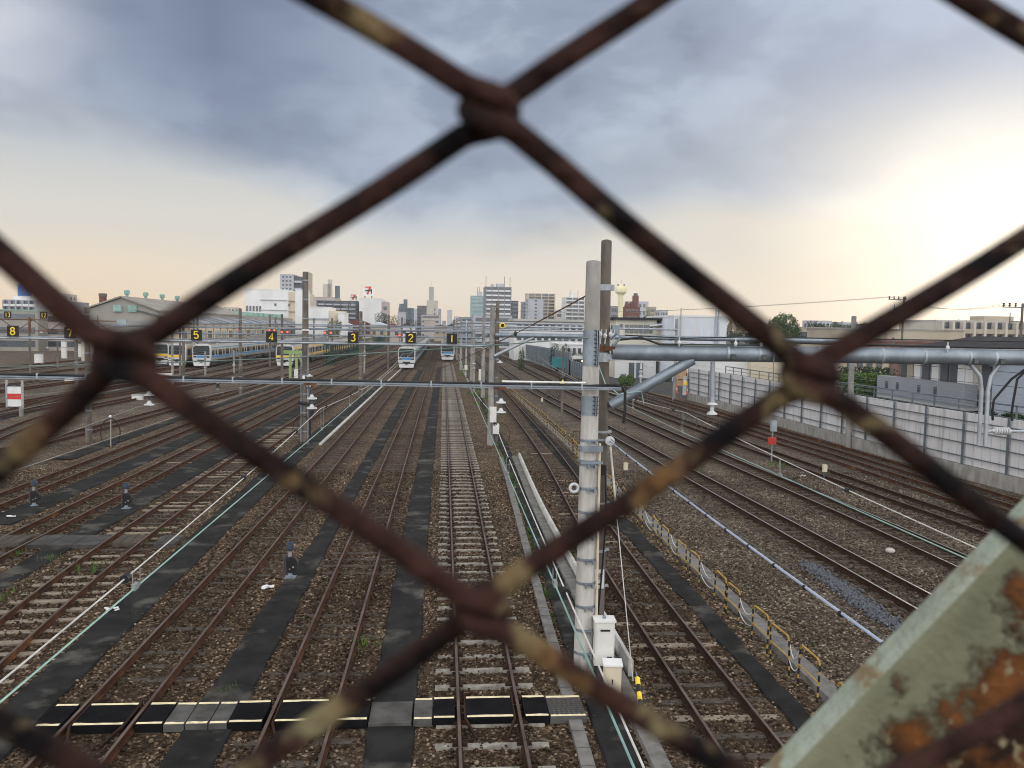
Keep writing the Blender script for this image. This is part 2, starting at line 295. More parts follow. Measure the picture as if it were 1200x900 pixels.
# ------------------------------------------------------------------ mesh builder
class MB:
    def __init__(s): s.v = []; s.f = []
    def add(s, vs, fs):
        o = len(s.v); s.v += [tuple(map(float, p)) for p in vs]; s.f += [tuple(i+o for i in f) for f in fs]; return s
    def box(s, c, d, rz=0.0, taper=1.0):
        x, y, z = c; a, b, h = d[0]/2, d[1]/2, d[2]/2; vs = []
        for k, t in ((-h, 1), (h, taper)):
            for i, j in ((-a, -b), (a, -b), (a, b), (-a, b)):
                i *= t; j *= t
                vs.append((x+i*cos(rz)-j*sin(rz), y+i*sin(rz)+j*cos(rz), z+k))
        return s.add(vs, [(3, 2, 1, 0), (4, 5, 6, 7), (0, 1, 5, 4), (1, 2, 6, 5), (2, 3, 7, 6), (3, 0, 4, 7)])
    def b2(s, p, q):                       # box between two corners
        return s.box([(a+b)/2 for a, b in zip(p, q)], [abs(a-b) for a, b in zip(p, q)])
    def tube(s, pts, r, n=8, cap=True):
        P = [np.array(p, float) for p in pts]; R = r if isinstance(r, (list, tuple)) else [r]*len(P); vs = []; up = None
        for i, p in enumerate(P):
            t = P[min(i+1, len(P)-1)]-P[max(i-1, 0)]; t = t/(np.linalg.norm(t)+1e-12)
            if up is None: up = np.array([0, 0, 1.]) if abs(t[2]) < .9 else np.array([1., 0, 0])
            a = np.cross(t, up); a /= np.linalg.norm(a)+1e-12; b = np.cross(a, t); up = b
            for k in range(n):
                w = 2*pi*k/n; vs.append(p+R[i]*(a*cos(w)+b*sin(w)))
        fs = []
        for i in range(len(P)-1):
            for k in range(n):
                k2 = (k+1) % n; fs.append((i*n+k, i*n+k2, (i+1)*n+k2, (i+1)*n+k))
        if cap: fs.append(tuple(range(n))[::-1]); fs.append(tuple((len(P)-1)*n+k for k in range(n)))
        return s.add(vs, fs)
    def bar(s, p, q, w, h=None):           # square bar
        h = h or w; p = np.array(p, float); q = np.array(q, float); t = (q-p)/np.linalg.norm(q-p)
        up = np.array([0, 0, 1.]) if abs(t[2]) < .95 else np.array([0, 1., 0]); a = np.cross(t, up); a /= np.linalg.norm(a); b = np.cross(a, t); vs = []
        for e in (p, q):
            for i, j in ((-1, -1), (1, -1), (1, 1), (-1, 1)): vs.append(e+a*i*w/2+b*j*h/2)
        return s.add(vs, [(3, 2, 1, 0), (4, 5, 6, 7), (0, 1, 5, 4), (1, 2, 6, 5), (2, 3, 7, 6), (3, 0, 4, 7)])
    def lathe(s, prof, c=(0, 0, 0), n=14, axis=(0, 0, 1)):
        ax = np.array(axis, float); ax /= np.linalg.norm(ax); u = np.array([1., 0, 0]) if abs(ax[0]) < .9 else np.array([0, 1., 0])
        a = np.cross(ax, u); a /= np.linalg.norm(a); b = np.cross(ax, a); vs = []
        for r, z in prof:
            for k in range(n):
                w = 2*pi*k/n; vs.append(np.array(c)+ax*z+r*(a*cos(w)+b*sin(w)))
        fs = []
        for i in range(len(prof)-1):
            for k in range(n):
                k2 = (k+1) % n; fs.append((i*n+k, i*n+k2, (i+1)*n+k2, (i+1)*n+k))
        fs.append(tuple(range(n))[::-1]); fs.append(tuple((len(prof)-1)*n+k for k in range(n)))
        return s.add(vs, fs)
    def ring(s, c, R, r, axis='y', n=20, m=5, sq=1.0):
        pts = []
        for k in range(n+1):
            w = 2*pi*k/n; u, v = R*cos(w), R*sin(w)*sq
            pts.append((c[0]+u, c[1], c[2]+v) if axis == 'y' else ((c[0]+u, c[1]+v, c[2]) if axis == 'z' else (c[0], c[1]+u, c[2]+v)))
        return s.tube(pts, r, m, False)
    def sweep(s, prof, pts, caps=True):    # profile (offset, height) along a ground polyline of (x, y, z)
        P = [np.array(p, float) for p in pts]; n = len(prof); vs = []
        for i, p in enumerate(P):
            t = P[min(i+1, len(P)-1)]-P[max(i-1, 0)]; t /= np.linalg.norm(t); a = np.array([t[1], -t[0], 0]); a /= np.linalg.norm(a)
            for o, h in prof: vs.append(p+a*o+np.array([0, 0, h]))
        fs = []
        for i in range(len(P)-1):
            for k in range(n):
                k2 = (k+1) % n; fs.append((i*n+k, (i+1)*n+k, (i+1)*n+k2, i*n+k2))
        if caps: fs.append(tuple(range(n))); fs.append(tuple((len(P)-1)*n+k for k in range(n))[::-1])
        return s.add(vs, fs)
    def prism(s, poly, z0, z1):            # closed ground polygon, extruded upwards
        n = len(poly); vs = [(x, y, z0) for x, y in poly]+[(x, y, z1) for x, y in poly]
        return s.add(vs, [tuple(range(n))[::-1], tuple(range(n, 2*n))]+[(i, (i+1) % n, n+(i+1) % n, n+i) for i in range(n)])
    def build(s, name, mat, parent=None, smooth=True, loc=None, kind=None):
        me = bpy.data.meshes.new(name); me.from_pydata(s.v, [], s.f); me.validate()
        me.materials.append(MT[mat] if isinstance(mat, str) else mat)
        if smooth:
            me.polygons.foreach_set('use_smooth', [True]*len(me.polygons)); me.set_sharp_from_angle(angle=radians(38))
        me.update()
        o = bpy.data.objects.new(name, me); COL.objects.link(o)
        if parent is not None: o.parent = parent
        if loc is not None: o.location = loc
        if kind: o['kind'] = kind
        return o

def tag(o, label=None, cat=None, group=None, kind=None):
    if label: o['label'] = label
    if cat: o['category'] = cat
    if group: o['group'] = group
    if kind: o['kind'] = kind
    return o
def thing(name, label, cat, loc=(0, 0, 0), rz=0.0, group=None):
    o = bpy.data.objects.new(name, None); o.empty_display_size = .1; COL.objects.link(o)
    o.location = loc; o.rotation_euler = (0, 0, rz); return tag(o, label, cat, group)
def part(parent, name, src):               # another object sharing src's mesh, placed under parent
    o = bpy.data.objects.new(name, src.data); COL.objects.link(o); o.parent = parent; return o
def copy_tree(o, parent=None):
    c = o.copy(); COL.objects.link(c)
    if parent is not None: c.parent = parent
    for ch in list(o.children): copy_tree(ch, c)
    return c
def struct(name, mb, mat, **k):
    o = mb.build(name, mat, None, **k); o['kind'] = 'structure'; return o
def ball(mb, c, r, n=10, sq=1.0):
    prof = [(max(r*sin(pi*i/8), .0005), -r*cos(pi*i/8)*sq) for i in range(9)]
    return mb.lathe(prof, c, n)
def sag(p, q, s, n=14):
    p = np.array(p, float); q = np.array(q, float); return [tuple(p+(q-p)*i/n-np.array([0, 0, s*4*(i/n)*(1-i/n)])) for i in range(n+1)]
# ================================================================== GROUND
g = MB(); xs = [-3000, -400, -120, -70]+list(np.arange(-55, 27.01, .25))+[30, 60, 120, 400, 3000]; ys = [-60, 0]+list(np.arange(8, 60, 1.5))+list(np.arange(60, 200, 5))+[200, 260, 340, 450, 900, 6000]
g.add([(x, y, 0) for y in ys for x in xs], [(j*len(xs)+i, j*len(xs)+i+1, (j+1)*len(xs)+i+1, (j+1)*len(xs)+i) for j in range(len(ys)-1) for i in range(len(xs)-1)])
GROUND = struct('ground', g, 'ballast', smooth=False)
# town ground beyond the yard and the raised street behind the noise barrier
t = MB(); t.add([(-3000, 420, .02), (3000, 420, .02), (3000, 6000, .02), (-3000, 6000, .02)], [(0, 1, 2, 3)])
t.add([(29, 122, .02), (3000, 122, .02), (3000, 419.9, .02), (29, 419.9, .02)], [(0, 1, 2, 3)])
struct('town_ground', t, 'road', smooth=False)
MB_road = MB(); MB_road.prism([(28.2, 84.5), (45, 84.5), (70, 122), (22, 148), (20.6, 122), (24, 100)], 0.0, .03); struct('road', MB_road, 'road', smooth=False)
t = MB(); t.prism([(27.4, -20), (120, -20), (120, 84), (27.4, 84)], -.2, 1.6); struct('raised_street', t, 'road', smooth=False)
m = MB()
m.prism([G(765, 446), G(800, 453), G(783, 456), G(742, 448)], .03, .036); m.prism([G(742, 442), G(760, 444), G(757, 446), G(737, 444)], .03, .036)
struct('road_marking', m, 'asphalt_pale', smooth=False)

def strip(name, L, R, mat, z=.05, step=.55, wob=.028):
    # a strip of laid asphalt: left and right edges given as (x, y) lists, with uneven edges
    y0, y1 = max(L[0][1], R[0][1]), min(L[-1][1], R[-1][1]); n = max(2, int((y1-y0)/step)); vs = []
    for i in range(n+1):
        y = y0+(y1-y0)*i/n
        a = np.interp(y, [p[1] for p in L], [p[0] for p in L]); b = np.interp(y, [p[1] for p in R], [p[0] for p in R])
        w = wob*min(1, 60/max(y, 1)); zz = z+.006*sin(y*1.7+a)
        a += random.uniform(-w, w); b += random.uniform(-w, w)
        vs += [(a-.05, y, -.02), (a, y, zz), (b, y, zz), (b+.05, y, -.02)]
    mb = MB(); mb.add(vs, [(i*4+k, i*4+k+1, i*4+k+5, i*4+k+4) for i in range(n) for k in range(3)]); return struct(name, mb, mat)
STR = []
def walkway(L, R, mat='asphalt', **k):
    STR.append((L, R)); strip('path', L, R, mat, **k)
walkway([(-1.22, 8), (-1.33, 27), (-1.2, 60), (-1.0, 150)], [(-.42, 8), (-.48, 27), (-.45, 60), (-.42, 150)])
walkway([(-4.56, 8), (-4.55, 20), (-4.3, 28), (-4.25, 60), (-4.2, 140)], [(-3.72, 8), (-3.72, 29), (-3.5, 60), (-3.45, 140)])
walkway([(-7.95, 8), (-8.2, 17), (-8.5, 28), (-8.85, 40), (-8.7, 60), (-8.0, 110)], [(-7.0, 8), (-7.35, 17), (-7.5, 28), (-7.65, 40), (-7.6, 60), (-7.2, 110)])
walkway([(-12.5, 20), (-12.55, 25), (-13.0, 41), (-12.7, 90)], [(-11.75, 20), (-11.85, 25), (-11.75, 41), (-11.7, 90)])
walkway([(-16.5, 30.5), (-16.4, 60), (-16.3, 100)], [(-15.3, 30.5), (-15.4, 60), (-15.5, 100)])
walkway([(-20.4, 45), (-20.2, 70), (-20.0, 100)], [(-19.4, 45), (-19.5, 70), (-19.2, 100)])
walkway([(-32.5, 50), (-33.8, 72), (-34, 100)], [(-31.0, 50), (-32.6, 72), (-33, 100)])
walkway([(2.72, 6), (2.95, 20), (3.5, 42), (3.65, 90)], [(3.42, 6), (3.52, 20), (4.05, 42), (4.1, 90)])
walkway([(6.5, 8), (6.62, 15), (6.62, 27), (6.5, 50), (6.9, 75)], [(7.0, 8), (7.08, 15), (7.2, 27), (7.3, 50), (7.3, 75)], wob=.05)
# slab kerb beside the walkway of the concrete track
k = MB(); y = 9.0
while y < 46:
    a = np.interp(y, [9, 14, 20, 40, 46], [2.42, 2.52, 2.66, 3.2, 3.3]); k.box((a, y+.29, .05), (.24, .57, .10), random.uniform(-.02, .02)-.025); y += .6
struct('kerb', k, 'trough_grey')

# ================================================================== TRACKS
RAIL = [(-.062, 0), (.062, 0), (.062, .012), (.010, .034), (.008, .105), (.0325, .112), (.0325, .146), (.026, .153), (-.026, .153), (-.0325, .146), (-.0325, .112), (-.008, .105), (-.010, .034), (-.062, .012)]
HEAD = [(-.027, .150), (.027, .150), (.0275, .1545), (-.0275, .1545)]
def resample(pts, ds):
    P = [np.array(p, float) for p in pts]; out = []
    if len(P) == 2: Q = P
    else:
        Q = []; E = [2*P[0]-P[1]]+P+[2*P[-1]-P[-2]]
        for i in range(1, len(E)-2):
            for j in range(8):
                u = j/8; a, b, c, d = E[i-1:i+3]
                Q.append(.5*((2*b)+(-a+c)*u+(2*a-5*b+4*c-d)*u*u+(-a+3*b-3*c+d)*u**3))
        Q.append(P[-1])
    L = [0]
    for a, b in zip(Q, Q[1:]): L.append(L[-1]+np.linalg.norm(b-a))
    n = max(2, int(L[-1]/ds)); X = np.interp(np.linspace(0, L[-1], n+1), L, [q[0] for q in Q]); Y = np.interp(np.linspace(0, L[-1], n+1), L, [q[1] for q in Q])
    return list(zip(X, Y))
def sleeper_mesh(kind):
    m = MB()
    if kind == 'concrete':
        m.add([(-1, -.11, -.1), (1, -.11, -.1), (1, .11, -.1), (-1, .11, -.1), (-1, -.072, .03), (1, -.072, .03), (1, .072, .03), (-1, .072, .03)], [(3, 2, 1, 0), (4, 5, 6, 7), (0, 1, 5, 4), (1, 2, 6, 5), (2, 3, 7, 6), (3, 0, 4, 7)])
    else: m.box((0, 0, -.045), (2.1, .2, .14))
    return m
SLEEP = {}
for kd, mt in (('concrete', 'sleeper_concrete'), ('wood', 'old_wood'), ('pale', 'pale_wood')):
    o = sleeper_mesh(kd).build('sleeper_'+kd, mt); SLEEP[kd] = o.data; bpy.data.objects.remove(o)
fast = MB(); fast.box((0, 0, .055), (.27, .12, .05), 0, .8)
o = fast.build('fasteners', 'rust_rail_dark'); FASTD = o.data; bpy.data.objects.remove(o)
TRACKS = []
def track(label, pts, kind='wood', spacing=.76, mat='rust_rail', shine=False, near=60, pale=0.0, sl_z=-.006, group='railway tracks of the yard', skip=None):
    root = thing('railway_track', label, 'railway track', (0, 0, 0), 0, group); C = resample(pts, 2.0); TRACKS.append((C, 'shiny' if shine else kind))
    for s in (-.566, .566):
        q = MB()
        q.sweep(RAIL, [(x, y, .022) for x, y in offset(C, s)]); r = q.build('rail', mat, root)
        h = MB(); h.sweep(HEAD, [(x, y, .023) for x, y in offset(C, s)]); h.build('rail_head', 'rail_shine' if shine else 'rail_head', r)
    F = resample(pts, spacing); far = MB(); cnt = 0
    for i, (x, y) in enumerate(F):
        a, b = F[max(i-1, 0)], F[min(i+1, len(F)-1)]; rz = atan2(b[1]-a[1], b[0]-a[0])-pi/2+random.uniform(-.02, .02)
        if y < 9 or (skip and skip[0] < y < skip[1]): continue
        ok = x > -.62*y-3 and x < .78*y+3
        if not ok: continue
        z = sl_z+random.uniform(-.022, .010)
        if cnt < 98 and y < near:
            kd = 'pale' if (kind == 'wood' and random.random() < pale) else kind
            o = bpy.data.objects.new('sleeper', SLEEP[kd]); COL.objects.link(o); o.parent = root; o.location = (x+random.uniform(-.03, .03), y, z); o.rotation_euler = (0, 0, rz); cnt += 1
            if y < 45 and kind == 'concrete':
                
                for s in (-.566, .566): o2 = bpy.data.objects.new('rail_fastener', FASTD); COL.objects.link(o2); o2.parent = o; o2.location = (s, 0, 0)
        elif y < 170: far.box((x, y, z-.045), (2.0, .15, .14), rz)
    if far.v: far.build('sleepers', {'wood': 'old_wood', 'concrete': 'sleeper_concrete'}[kind], root, smooth=False, kind='stuff')
    return root
def offset(C, s):
    out = []
    for i, p in enumerate(C):
        a, b = C[max(i-1, 0)], C[min(i+1, len(C)-1)]; t = np.array(b)-np.array(a); t /= np.linalg.norm(t); out.append((p[0]+t[1]*s, p[1]-t[0]*s))
    return out
track('railway track on close pale concrete sleepers, in the middle beside the near pole', [(.95, 7), (.93, 50), (.9, 420)], 'concrete', .80, 'rust_rail_dark', near=88, sl_z=.018)
track('rusty track on half buried sleepers, next left of the concrete sleeper track', [(-2.55, 7), (-2.49, 50), (-2.4, 420)], spacing=.72, sl_z=-.016)
track('rusty track leading to the blue fronted train under the number 2', [(-6.05, 7), (-6.0, 50), (-6.15, 140), (-6.2, 420)], spacing=.72, sl_z=-.012)
track('rusty track on pale worn wooden sleepers with a plank crossing between its rails', [(-9.2, 12), (-9.75, 18), (-10.25, 25), (-10.5, 34), (-10.6, 50), (-10.5, 100), (-10.4, 420)], spacing=.72, pale=.55, sl_z=.015)
track('brown rusty track just behind the two small left signals\' crossing planks', [(-13.75, 15), (-13.85, 50), (-13.9, 420)], pale=.15)
track('rusty track behind the leftmost small signal', [(-17.75, 25), (-17.6, 57), (-17.6, 420)], pale=.15)
track('rusty track below the red and white board, curving toward the yard\'s left edge', [(-25.2, 30), (-23.0, 62), (-22.4, 85), (-21.9, 110), (-21.9, 420)], near=70)
track('rusty track passing right in front of the post of the red and white board', [(-24.2, 40), (-28.0, 56), (-29.5, 70), (-27.6, 105), (-26.5, 140), (-26.5, 420)], near=70)
track('rusty track passing just behind the red and white board', [(-31.5, 55), (-34.2, 70), (-36.8, 92), (-38.4, 115), (-38.7, 140), (-38.7, 420)], near=70)
for x, w in ((-30.5, 'fourth'), (-34.6, 'third'), (-42.6, 'second'), (-46.6, 'first')):
    track('distant rusty storage track among the parked trains, %s from the yard\'s left side' % w, [(x-3, 62), (x-.8, 100), (x, 130), (x, 420)], near=0)
for x, w in ((-54, 'nearer the trains'), (-60, 'in the middle of the three'), (-66, 'farthest from the trains')):
    track('far left storage track under the brown lattice gantry, %s' % w, [(x-4, 85), (x, 130), (x, 260)], near=0)
track('single dark railed track right of the near pole, below the yellow hoops', [(5.42, 7), (5.45, 20), (5.65, 30), (6.2, 46), (6.4, 70), (6.5, 160), (6.2, 420)], spacing=.72, mat='rust_rail_dark', pale=.2)
track('main line track with shiny rail heads nearest the yellow hoops', [(13.5, 10), (13.1, 20), (12.65, 36), (11.75, 66), (10.6, 98), (10.2, 143), (10.2, 420)], mat='rust_rail_dark', shine=True, spacing=.64)
track('main line track with shiny rail heads next beyond the white bag', [(16.6, 15), (16.65, 25), (16.55, 33), (16.05, 47), (15.5, 70), (14.8, 107), (14.5, 150), (14.3, 420)], mat='rust_rail_dark', shine=True, spacing=.64)
track('dark railed track third from the wall on the right side', [(20.8, 20), (20.5, 30), (20.0, 40), (19.4, 55), (18.9, 72), (18.2, 105), (17.8, 160), (17.8, 420)], mat='rust_rail_dark', spacing=.68)
track('brown rusty track second from the foot of the grey wall', [(23.0, 28), (22.9, 45), (22.2, 62), (21.5, 85), (19, 125), (17.9, 170)], spacing=.68, near=60)
track('brown rusty track along the foot of the grey wall', [(25.0, 32), (25.1, 48), (24.6, 65), (23.9, 85), (22.5, 105)], spacing=.68, near=60)
track('crossover track linking the two shiny main lines far off', [(14.9, 112), (14.0, 104), (12.4, 92), (11.0, 84)], mat='rust_rail_dark', near=0)

# rust dust worked into the ballast along every track
def stain(x, y):
    s = np.zeros(len(x))
    for C, kd in TRACKS:
        cy = np.array([c[1] for c in C]); cx = np.array([c[0] for c in C]); o = np.argsort(cy); c = np.interp(y, cy[o], cx[o]); ins = (y > cy.min()-1) & (y < cy.max()+1)
        d = abs(x-c); v = np.maximum(np.exp(-((d-.566)/.20)**2), np.where(d < .566, .55, np.exp(-((d-.566)/.55)**2)*.7)); s = np.maximum(s, np.where(ins, np.minimum(v*(.75 if kd == 'concrete' else 1.6 if kd == 'shiny' else 1.0), 1), 0))
    return s
def put_stain(o):
    n = len(o.data.vertices); co = np.empty(n*3, np.float32); o.data.vertices.foreach_get('co', co); co = co.reshape(-1, 3)
    a = o.data.attributes.new('stain', 'FLOAT', 'POINT'); a.data.foreach_set('value', stain(co[:, 0], co[:, 1]).astype(np.float32))
put_stain(GROUND)
# real stones on the near ballast
def zone_ok(x, y):
    k = np.ones(len(x), bool)
    for L, R in STR:
        a = np.interp(y, [p[1] for p in L], [p[0] for p in L]); b = np.interp(y, [p[1] for p in R], [p[0] for p in R])
        k &= ~((x > a+np.abs(rng.normal(0, .05, len(x)))-.04) & (x < b-np.abs(rng.normal(0, .07, len(x)))+.04) & (y > L[0][1]) & (y < L[-1][1]) & (rng.uniform(0, 1, len(x)) > .0012))
    for C, kd in TRACKS:
        cy = np.array([c[1] for c in C]); cx = np.array([c[0] for c in C]); o = np.argsort(cy); c = np.interp(y, cy[o], cx[o]); ins = (y > cy.min()) & (y < cy.max())
        for s in (-.566, .566): k &= ~(ins & (abs(x-c-s) < .075))
    k &= ~((y > 14.75) & (y < 15.85) & (x > -7.6) & (x < 2.4))
    k &= ~((x > 3.45) & (x < 4.25) & (y < 50)); k &= ~((x > 7.45) & (x < 8.1) & (y < 60))
    return k
def stones(n, y0, y1, lo, hi, base):
    y = np.sqrt(rng.uniform(y0**2, y1**2, n)); x = rng.uniform(-.60*y-.5, .74*y+.5); k = zone_ok(x, y) & (x < 26); x, y = x[k], y[k]; n = len(x)
    bv, bf = base; m = len(bv); r = rng.uniform(lo, hi, (n, 1, 1)); V = bv[None]*r*rng.uniform(.65, 1.25, (n, 1, 3))*(1+rng.uniform(-.22, .22, (n, m, 1)))
    a = rng.uniform(0, 2*pi, n); tl = rng.uniform(-.6, .6, n); c, s = np.cos(a)[:, None], np.sin(a)[:, None]; ct, st = np.cos(tl)[:, None], np.sin(tl)[:, None]
    X, Y, Z = V[:, :, 0], V[:, :, 1], V[:, :, 2]*.75; Y, Z = Y*ct-Z*st, Y*st+Z*ct; X, Y = X*c-Y*s, X*s+Y*c
    z0 = rng.uniform(-.006, .016, n)[:, None]
    V = np.stack([X+x[:, None], Y+y[:, None], Z+z0+.03*(rng.uniform(0, 1, (n, 1)) > .8)], -1).reshape(-1, 3); Fc = (bf[None]+(np.arange(n)*m)[:, None, None]).reshape(-1, 3)
    return V, Fc
ph = (1+5**.5)/2
ICO = np.array([(-1, ph, 0), (1, ph, 0), (-1, -ph, 0), (1, -ph, 0), (0, -1, ph), (0, 1, ph), (0, -1, -ph), (0, 1, -ph), (ph, 0, -1), (ph, 0, 1), (-ph, 0, -1), (-ph, 0, 1)])/1.9
ICF = np.array([(0, 11, 5), (0, 5, 1), (0, 1, 7), (0, 7, 10), (0, 10, 11), (1, 5, 9), (5, 11, 4), (11, 10, 2), (10, 7, 6), (7, 1, 8), (3, 9, 4), (3, 4, 2), (3, 2, 6), (3, 6, 8), (3, 8, 9), (4, 9, 5), (2, 4, 11), (6, 2, 10), (8, 6, 7), (9, 8, 1)])
OCT = np.array([(1, 0, 0), (-1, 0, 0), (0, 1, 0), (0, -1, 0), (0, 0, 1), (0, 0, -1)], float); OCF = np.array([(0, 2, 4), (2, 1, 4), (1, 3, 4), (3, 0, 4), (2, 0, 5), (1, 2, 5), (3, 1, 5), (0, 3, 5)])
def np_mesh(name, V, Fc, mat, kind='stuff', smooth=False):
    me = bpy.data.meshes.new(name); me.vertices.add(len(V)); me.vertices.foreach_set('co', V.astype(np.float32).ravel()); k = Fc.shape[1]
    me.loops.add(Fc.size); me.loops.foreach_set('vertex_index', Fc.astype(np.int32).ravel()); me.polygons.add(len(Fc)); me.polygons.foreach_set('loop_start', np.arange(0, Fc.size, k, dtype=np.int32))
    me.update(calc_edges=True); me.validate(); me.materials.append(MT[mat]); o = bpy.data.objects.new(name, me); COL.objects.link(o)
    if kind: o['kind'] = kind
    return o
A = stones(42000, 11.5, 24, .018, .046, (ICO, ICF)); Bs = stones(60000, 22, 42, .024, .055, (OCT, OCF))
V = np.concatenate([A[0], Bs[0]]); Fc = np.concatenate([A[1], Bs[1]+len(A[0])]); put_stain(np_mesh('ballast_stones', V, Fc, 'stones'))
# a heap of fresh blue-grey stone beside the main line
n = 1500; u = rng.uniform(0, 1, n); p0, p1 = np.array(G(947, 663)), np.array(G(1050, 737)); X = p0[0]+(p1[0]-p0[0])*u+rng.normal(0, .16, n); Y = p0[1]+(p1[1]-p0[1])*u+rng.normal(0, .2, n)
V = (OCT[None]*rng.uniform(.03, .06, (n, 1, 1))*rng.uniform(.7, 1.3, (n, 6, 1))+np.stack([X, Y, rng.uniform(.0, .09, n)], -1)[:, None]).reshape(-1, 3)
np_mesh('fresh_stones', V, (OCF[None]+(np.arange(n)*6)[:, None, None]).reshape(-1, 3), 'bluestone')
# weeds
def tufts(spots, name='weeds', mat='leaf_light', n=26, h=.16, sp=.18):
    V = []; q = []
    for (x, y, s) in spots:
        for _ in range(n):
            a = random.uniform(0, 6.28); r = abs(random.gauss(0, sp))*s; bx, by = x+r*cos(a), y+r*sin(a)*1.6; hh = h*s*random.uniform(.4, 1.2); w = .02*s; t = random.uniform(0, 6.28); o = len(V)
            lx, ly = random.uniform(-.08, .08)*s, random.uniform(-.08, .08)*s
            V += [(bx-w*cos(t), by-w*sin(t), .0), (bx+w*cos(t), by+w*sin(t), .0), (bx+lx, by+ly, hh)]; q.append((o, o+1, o+2))
    np_mesh(name, np.array(V), np.array(q), mat)
sp = [(*G(110, 668), 1.6), (*G(60, 655), 1.2), (*G(20, 650), 1.3), (*G(8, 700), 1.2), (*G(190, 622), 1), (*G(425, 755), 1.2), (*G(172, 636), .8), (*G(640, 700), .8), (*G(905, 605-60), 1.2), (*G(920, 547), 1.2), (*G(70, 580), 1), (*G(968, 555), .9), (*G(195, 497), 1.6), (*G(160, 720), .6), (*G(270, 810), .8)]
for i in range(70):
    y = random.uniform(17, 60); sp.append((np.interp(y, [9, 20, 40, 60], [2.62, 2.85, 3.4, 3.55])+random.gauss(0, .06), y, random.uniform(.5, 1)))
for i in range(60): y = random.uniform(20, 110); sp.append((random.gauss(3.95, .15) if i % 2 else random.gauss(4.35, .1), y, random.uniform(.5, 1.4)))
for i in range(60): sp.append((random.uniform(2.6, 4.6), random.uniform(60, 170), random.uniform(1, 2.2)))
tufts(sp)
# ================================================================== NEAR POLES, BEAM, CABLE BRIDGE
def conc_pole(name, label, base, h, r0, r1, mat, group=None, n=18, cap=True):
    root = thing(name, label, 'utility pole', (*base, 0), 0, group)
    m = MB(); prof = [(r0*1.0, -.3), (r0, 0)]+[(r0+(r1-r0)*i/8, h*i/8) for i in range(1, 9)]+([(r1*.9, h+.03), (r1*.3, h+.05)] if cap else [])
    m.lathe(prof, (0, 0, 0), n); m.build('shaft', mat, root); return root
PA = (3.05, 16.95); PB = (3.44, 17.62)
ra = conc_pole('concrete_pole', 'thick banded concrete pole with bolted steel jackets, left of the taller slim pole', PA, 8.72, .205, .150, 'concrete')
m = MB(); m.lathe([(.215, 0), (.1735, 6.62), (.15, 6.63)], (0, 0, 0), 18); m.build('light_jacket', 'concrete_pole', ra)
def ra_r(z): return .215+(.155-.215)*z/8.72
for z in np.arange(.55, 5.2, .5):
    m = MB(); r = ra_r(z)+.008; m.lathe([(r-.01, -.03), (r, -.03), (r, .03), (r-.01, .03)], (0, 0, z), 18)
    for s in (-.06, .08): m.box((s+.02, -r-.035, z-.02), (.035, .08, .09))
    m.box((.02, -r-.03, z+.02), (.2, .05, .035)); m.build('band', 'galv', ra)
for z0, z1 in ((6.6, 7.34), (5.58, 5.98)):
    m = MB(); r = ra_r(z0)+.012; k = 10; vs = []
    for z in (z0, z1):
        for i in range(k+1): w = pi*1.02+pi*.78*i/k; vs.append((r*cos(w), r*sin(w), z))
        for i in range(k, -1, -1): w = pi*1.02+pi*.78*i/k; vs.append(((r-.03)*cos(w), (r-.03)*sin(w), z))
    q = 2*(k+1); m.add(vs, [(i, (i+1) % q, q+(i+1) % q, q+i) for i in range(q)]+[tuple(range(q))[::-1], tuple(range(q, 2*q))])
    pl = m.build('jacket_plate', 'galv', ra)
    m = MB(); m.b2((r*.42, -r*1.25, z0), (r*.47, -r*.75, z1)); m.b2((r*.62, -r*1.2, z0), (r*.67, -r*.66, z1)); m.build('jacket_flange', 'galv_pale', pl, smooth=False)
    m = MB()
    for z in np.arange(z0+.05, z1, .085): m.tube([(r*.12, -r*1.08, z), (r*.75, -r*1.02, z)], .012, 6)
    m.build('bolts', 'steel_dark', pl)
m = MB(); m.tube([(.20, -.13, 5.0), (.205, -.14, 4.0), (.225, -.14, .3)], .028, 8); m.build('cable_pipe', 'b_cream', ra)
m = MB(); m.box((.02, -.26, 4.62), (.46, .05, .05)); m.box((.02, -.25, 4.9), (.44, .04, .12)); m.lathe([(.235, 4.86), (.235, 4.94)], (0, 0, 0), 18); m.lathe([(.232, 4.6), (.232, 4.65)], (0, 0, 0), 18); m.build('clamp_bracket', 'galv', ra)
m = MB(); m.ring((-.31, -.1, 4.06), .085, .032, 'y', 18, 8); m.build('ring_insulator', 'porcelain', ra)

rb = conc_pole('concrete_pole', 'tall slim dark concrete pole carrying the big pipe beam', PB, 9.22, .165, .112, 'concrete_dark')
def rb_r(z): return .165+(.112-.165)*z/9.22
for z, h in ((8.25, .13), (5.15, .05), (4.98, .05), (3.1, .05), (2.55, .06), (1.75, .05), (3.6, .04), (6.1, .03)):
    r = rb_r(z)+.012; m = MB(); m.lathe([(r-.012, -h/2), (r, -h/2), (r, h/2), (r-.012, h/2)], (0, 0, z), 18); m.box((-r-.03, 0, z), (.07, .05, h)); m.box((r+.03, 0, z), (.07, .05, h)); m.build('band', 'galv_pale', rb)
r = rb_r(7)+.015
m = MB(); m.lathe([(r, 6.66), (r, 6.86)], (0, 0, 0), 18); m.box((.42, -.10, 6.77), (.75, .05, .12)); m.build('bracket_arm', 'galv_pale', rb)
m = MB(); m.box((.80, -.1, 6.60), (.04, .05, .16)); m.lathe([(.01, 6.5), (.055, 6.47), (.02, 6.4), (.055, 6.36), (.02, 6.3), (.02, 6.15)], (.80, -.1, 0), 10); m.build('hanging_insulator', 'porcelain', rb)
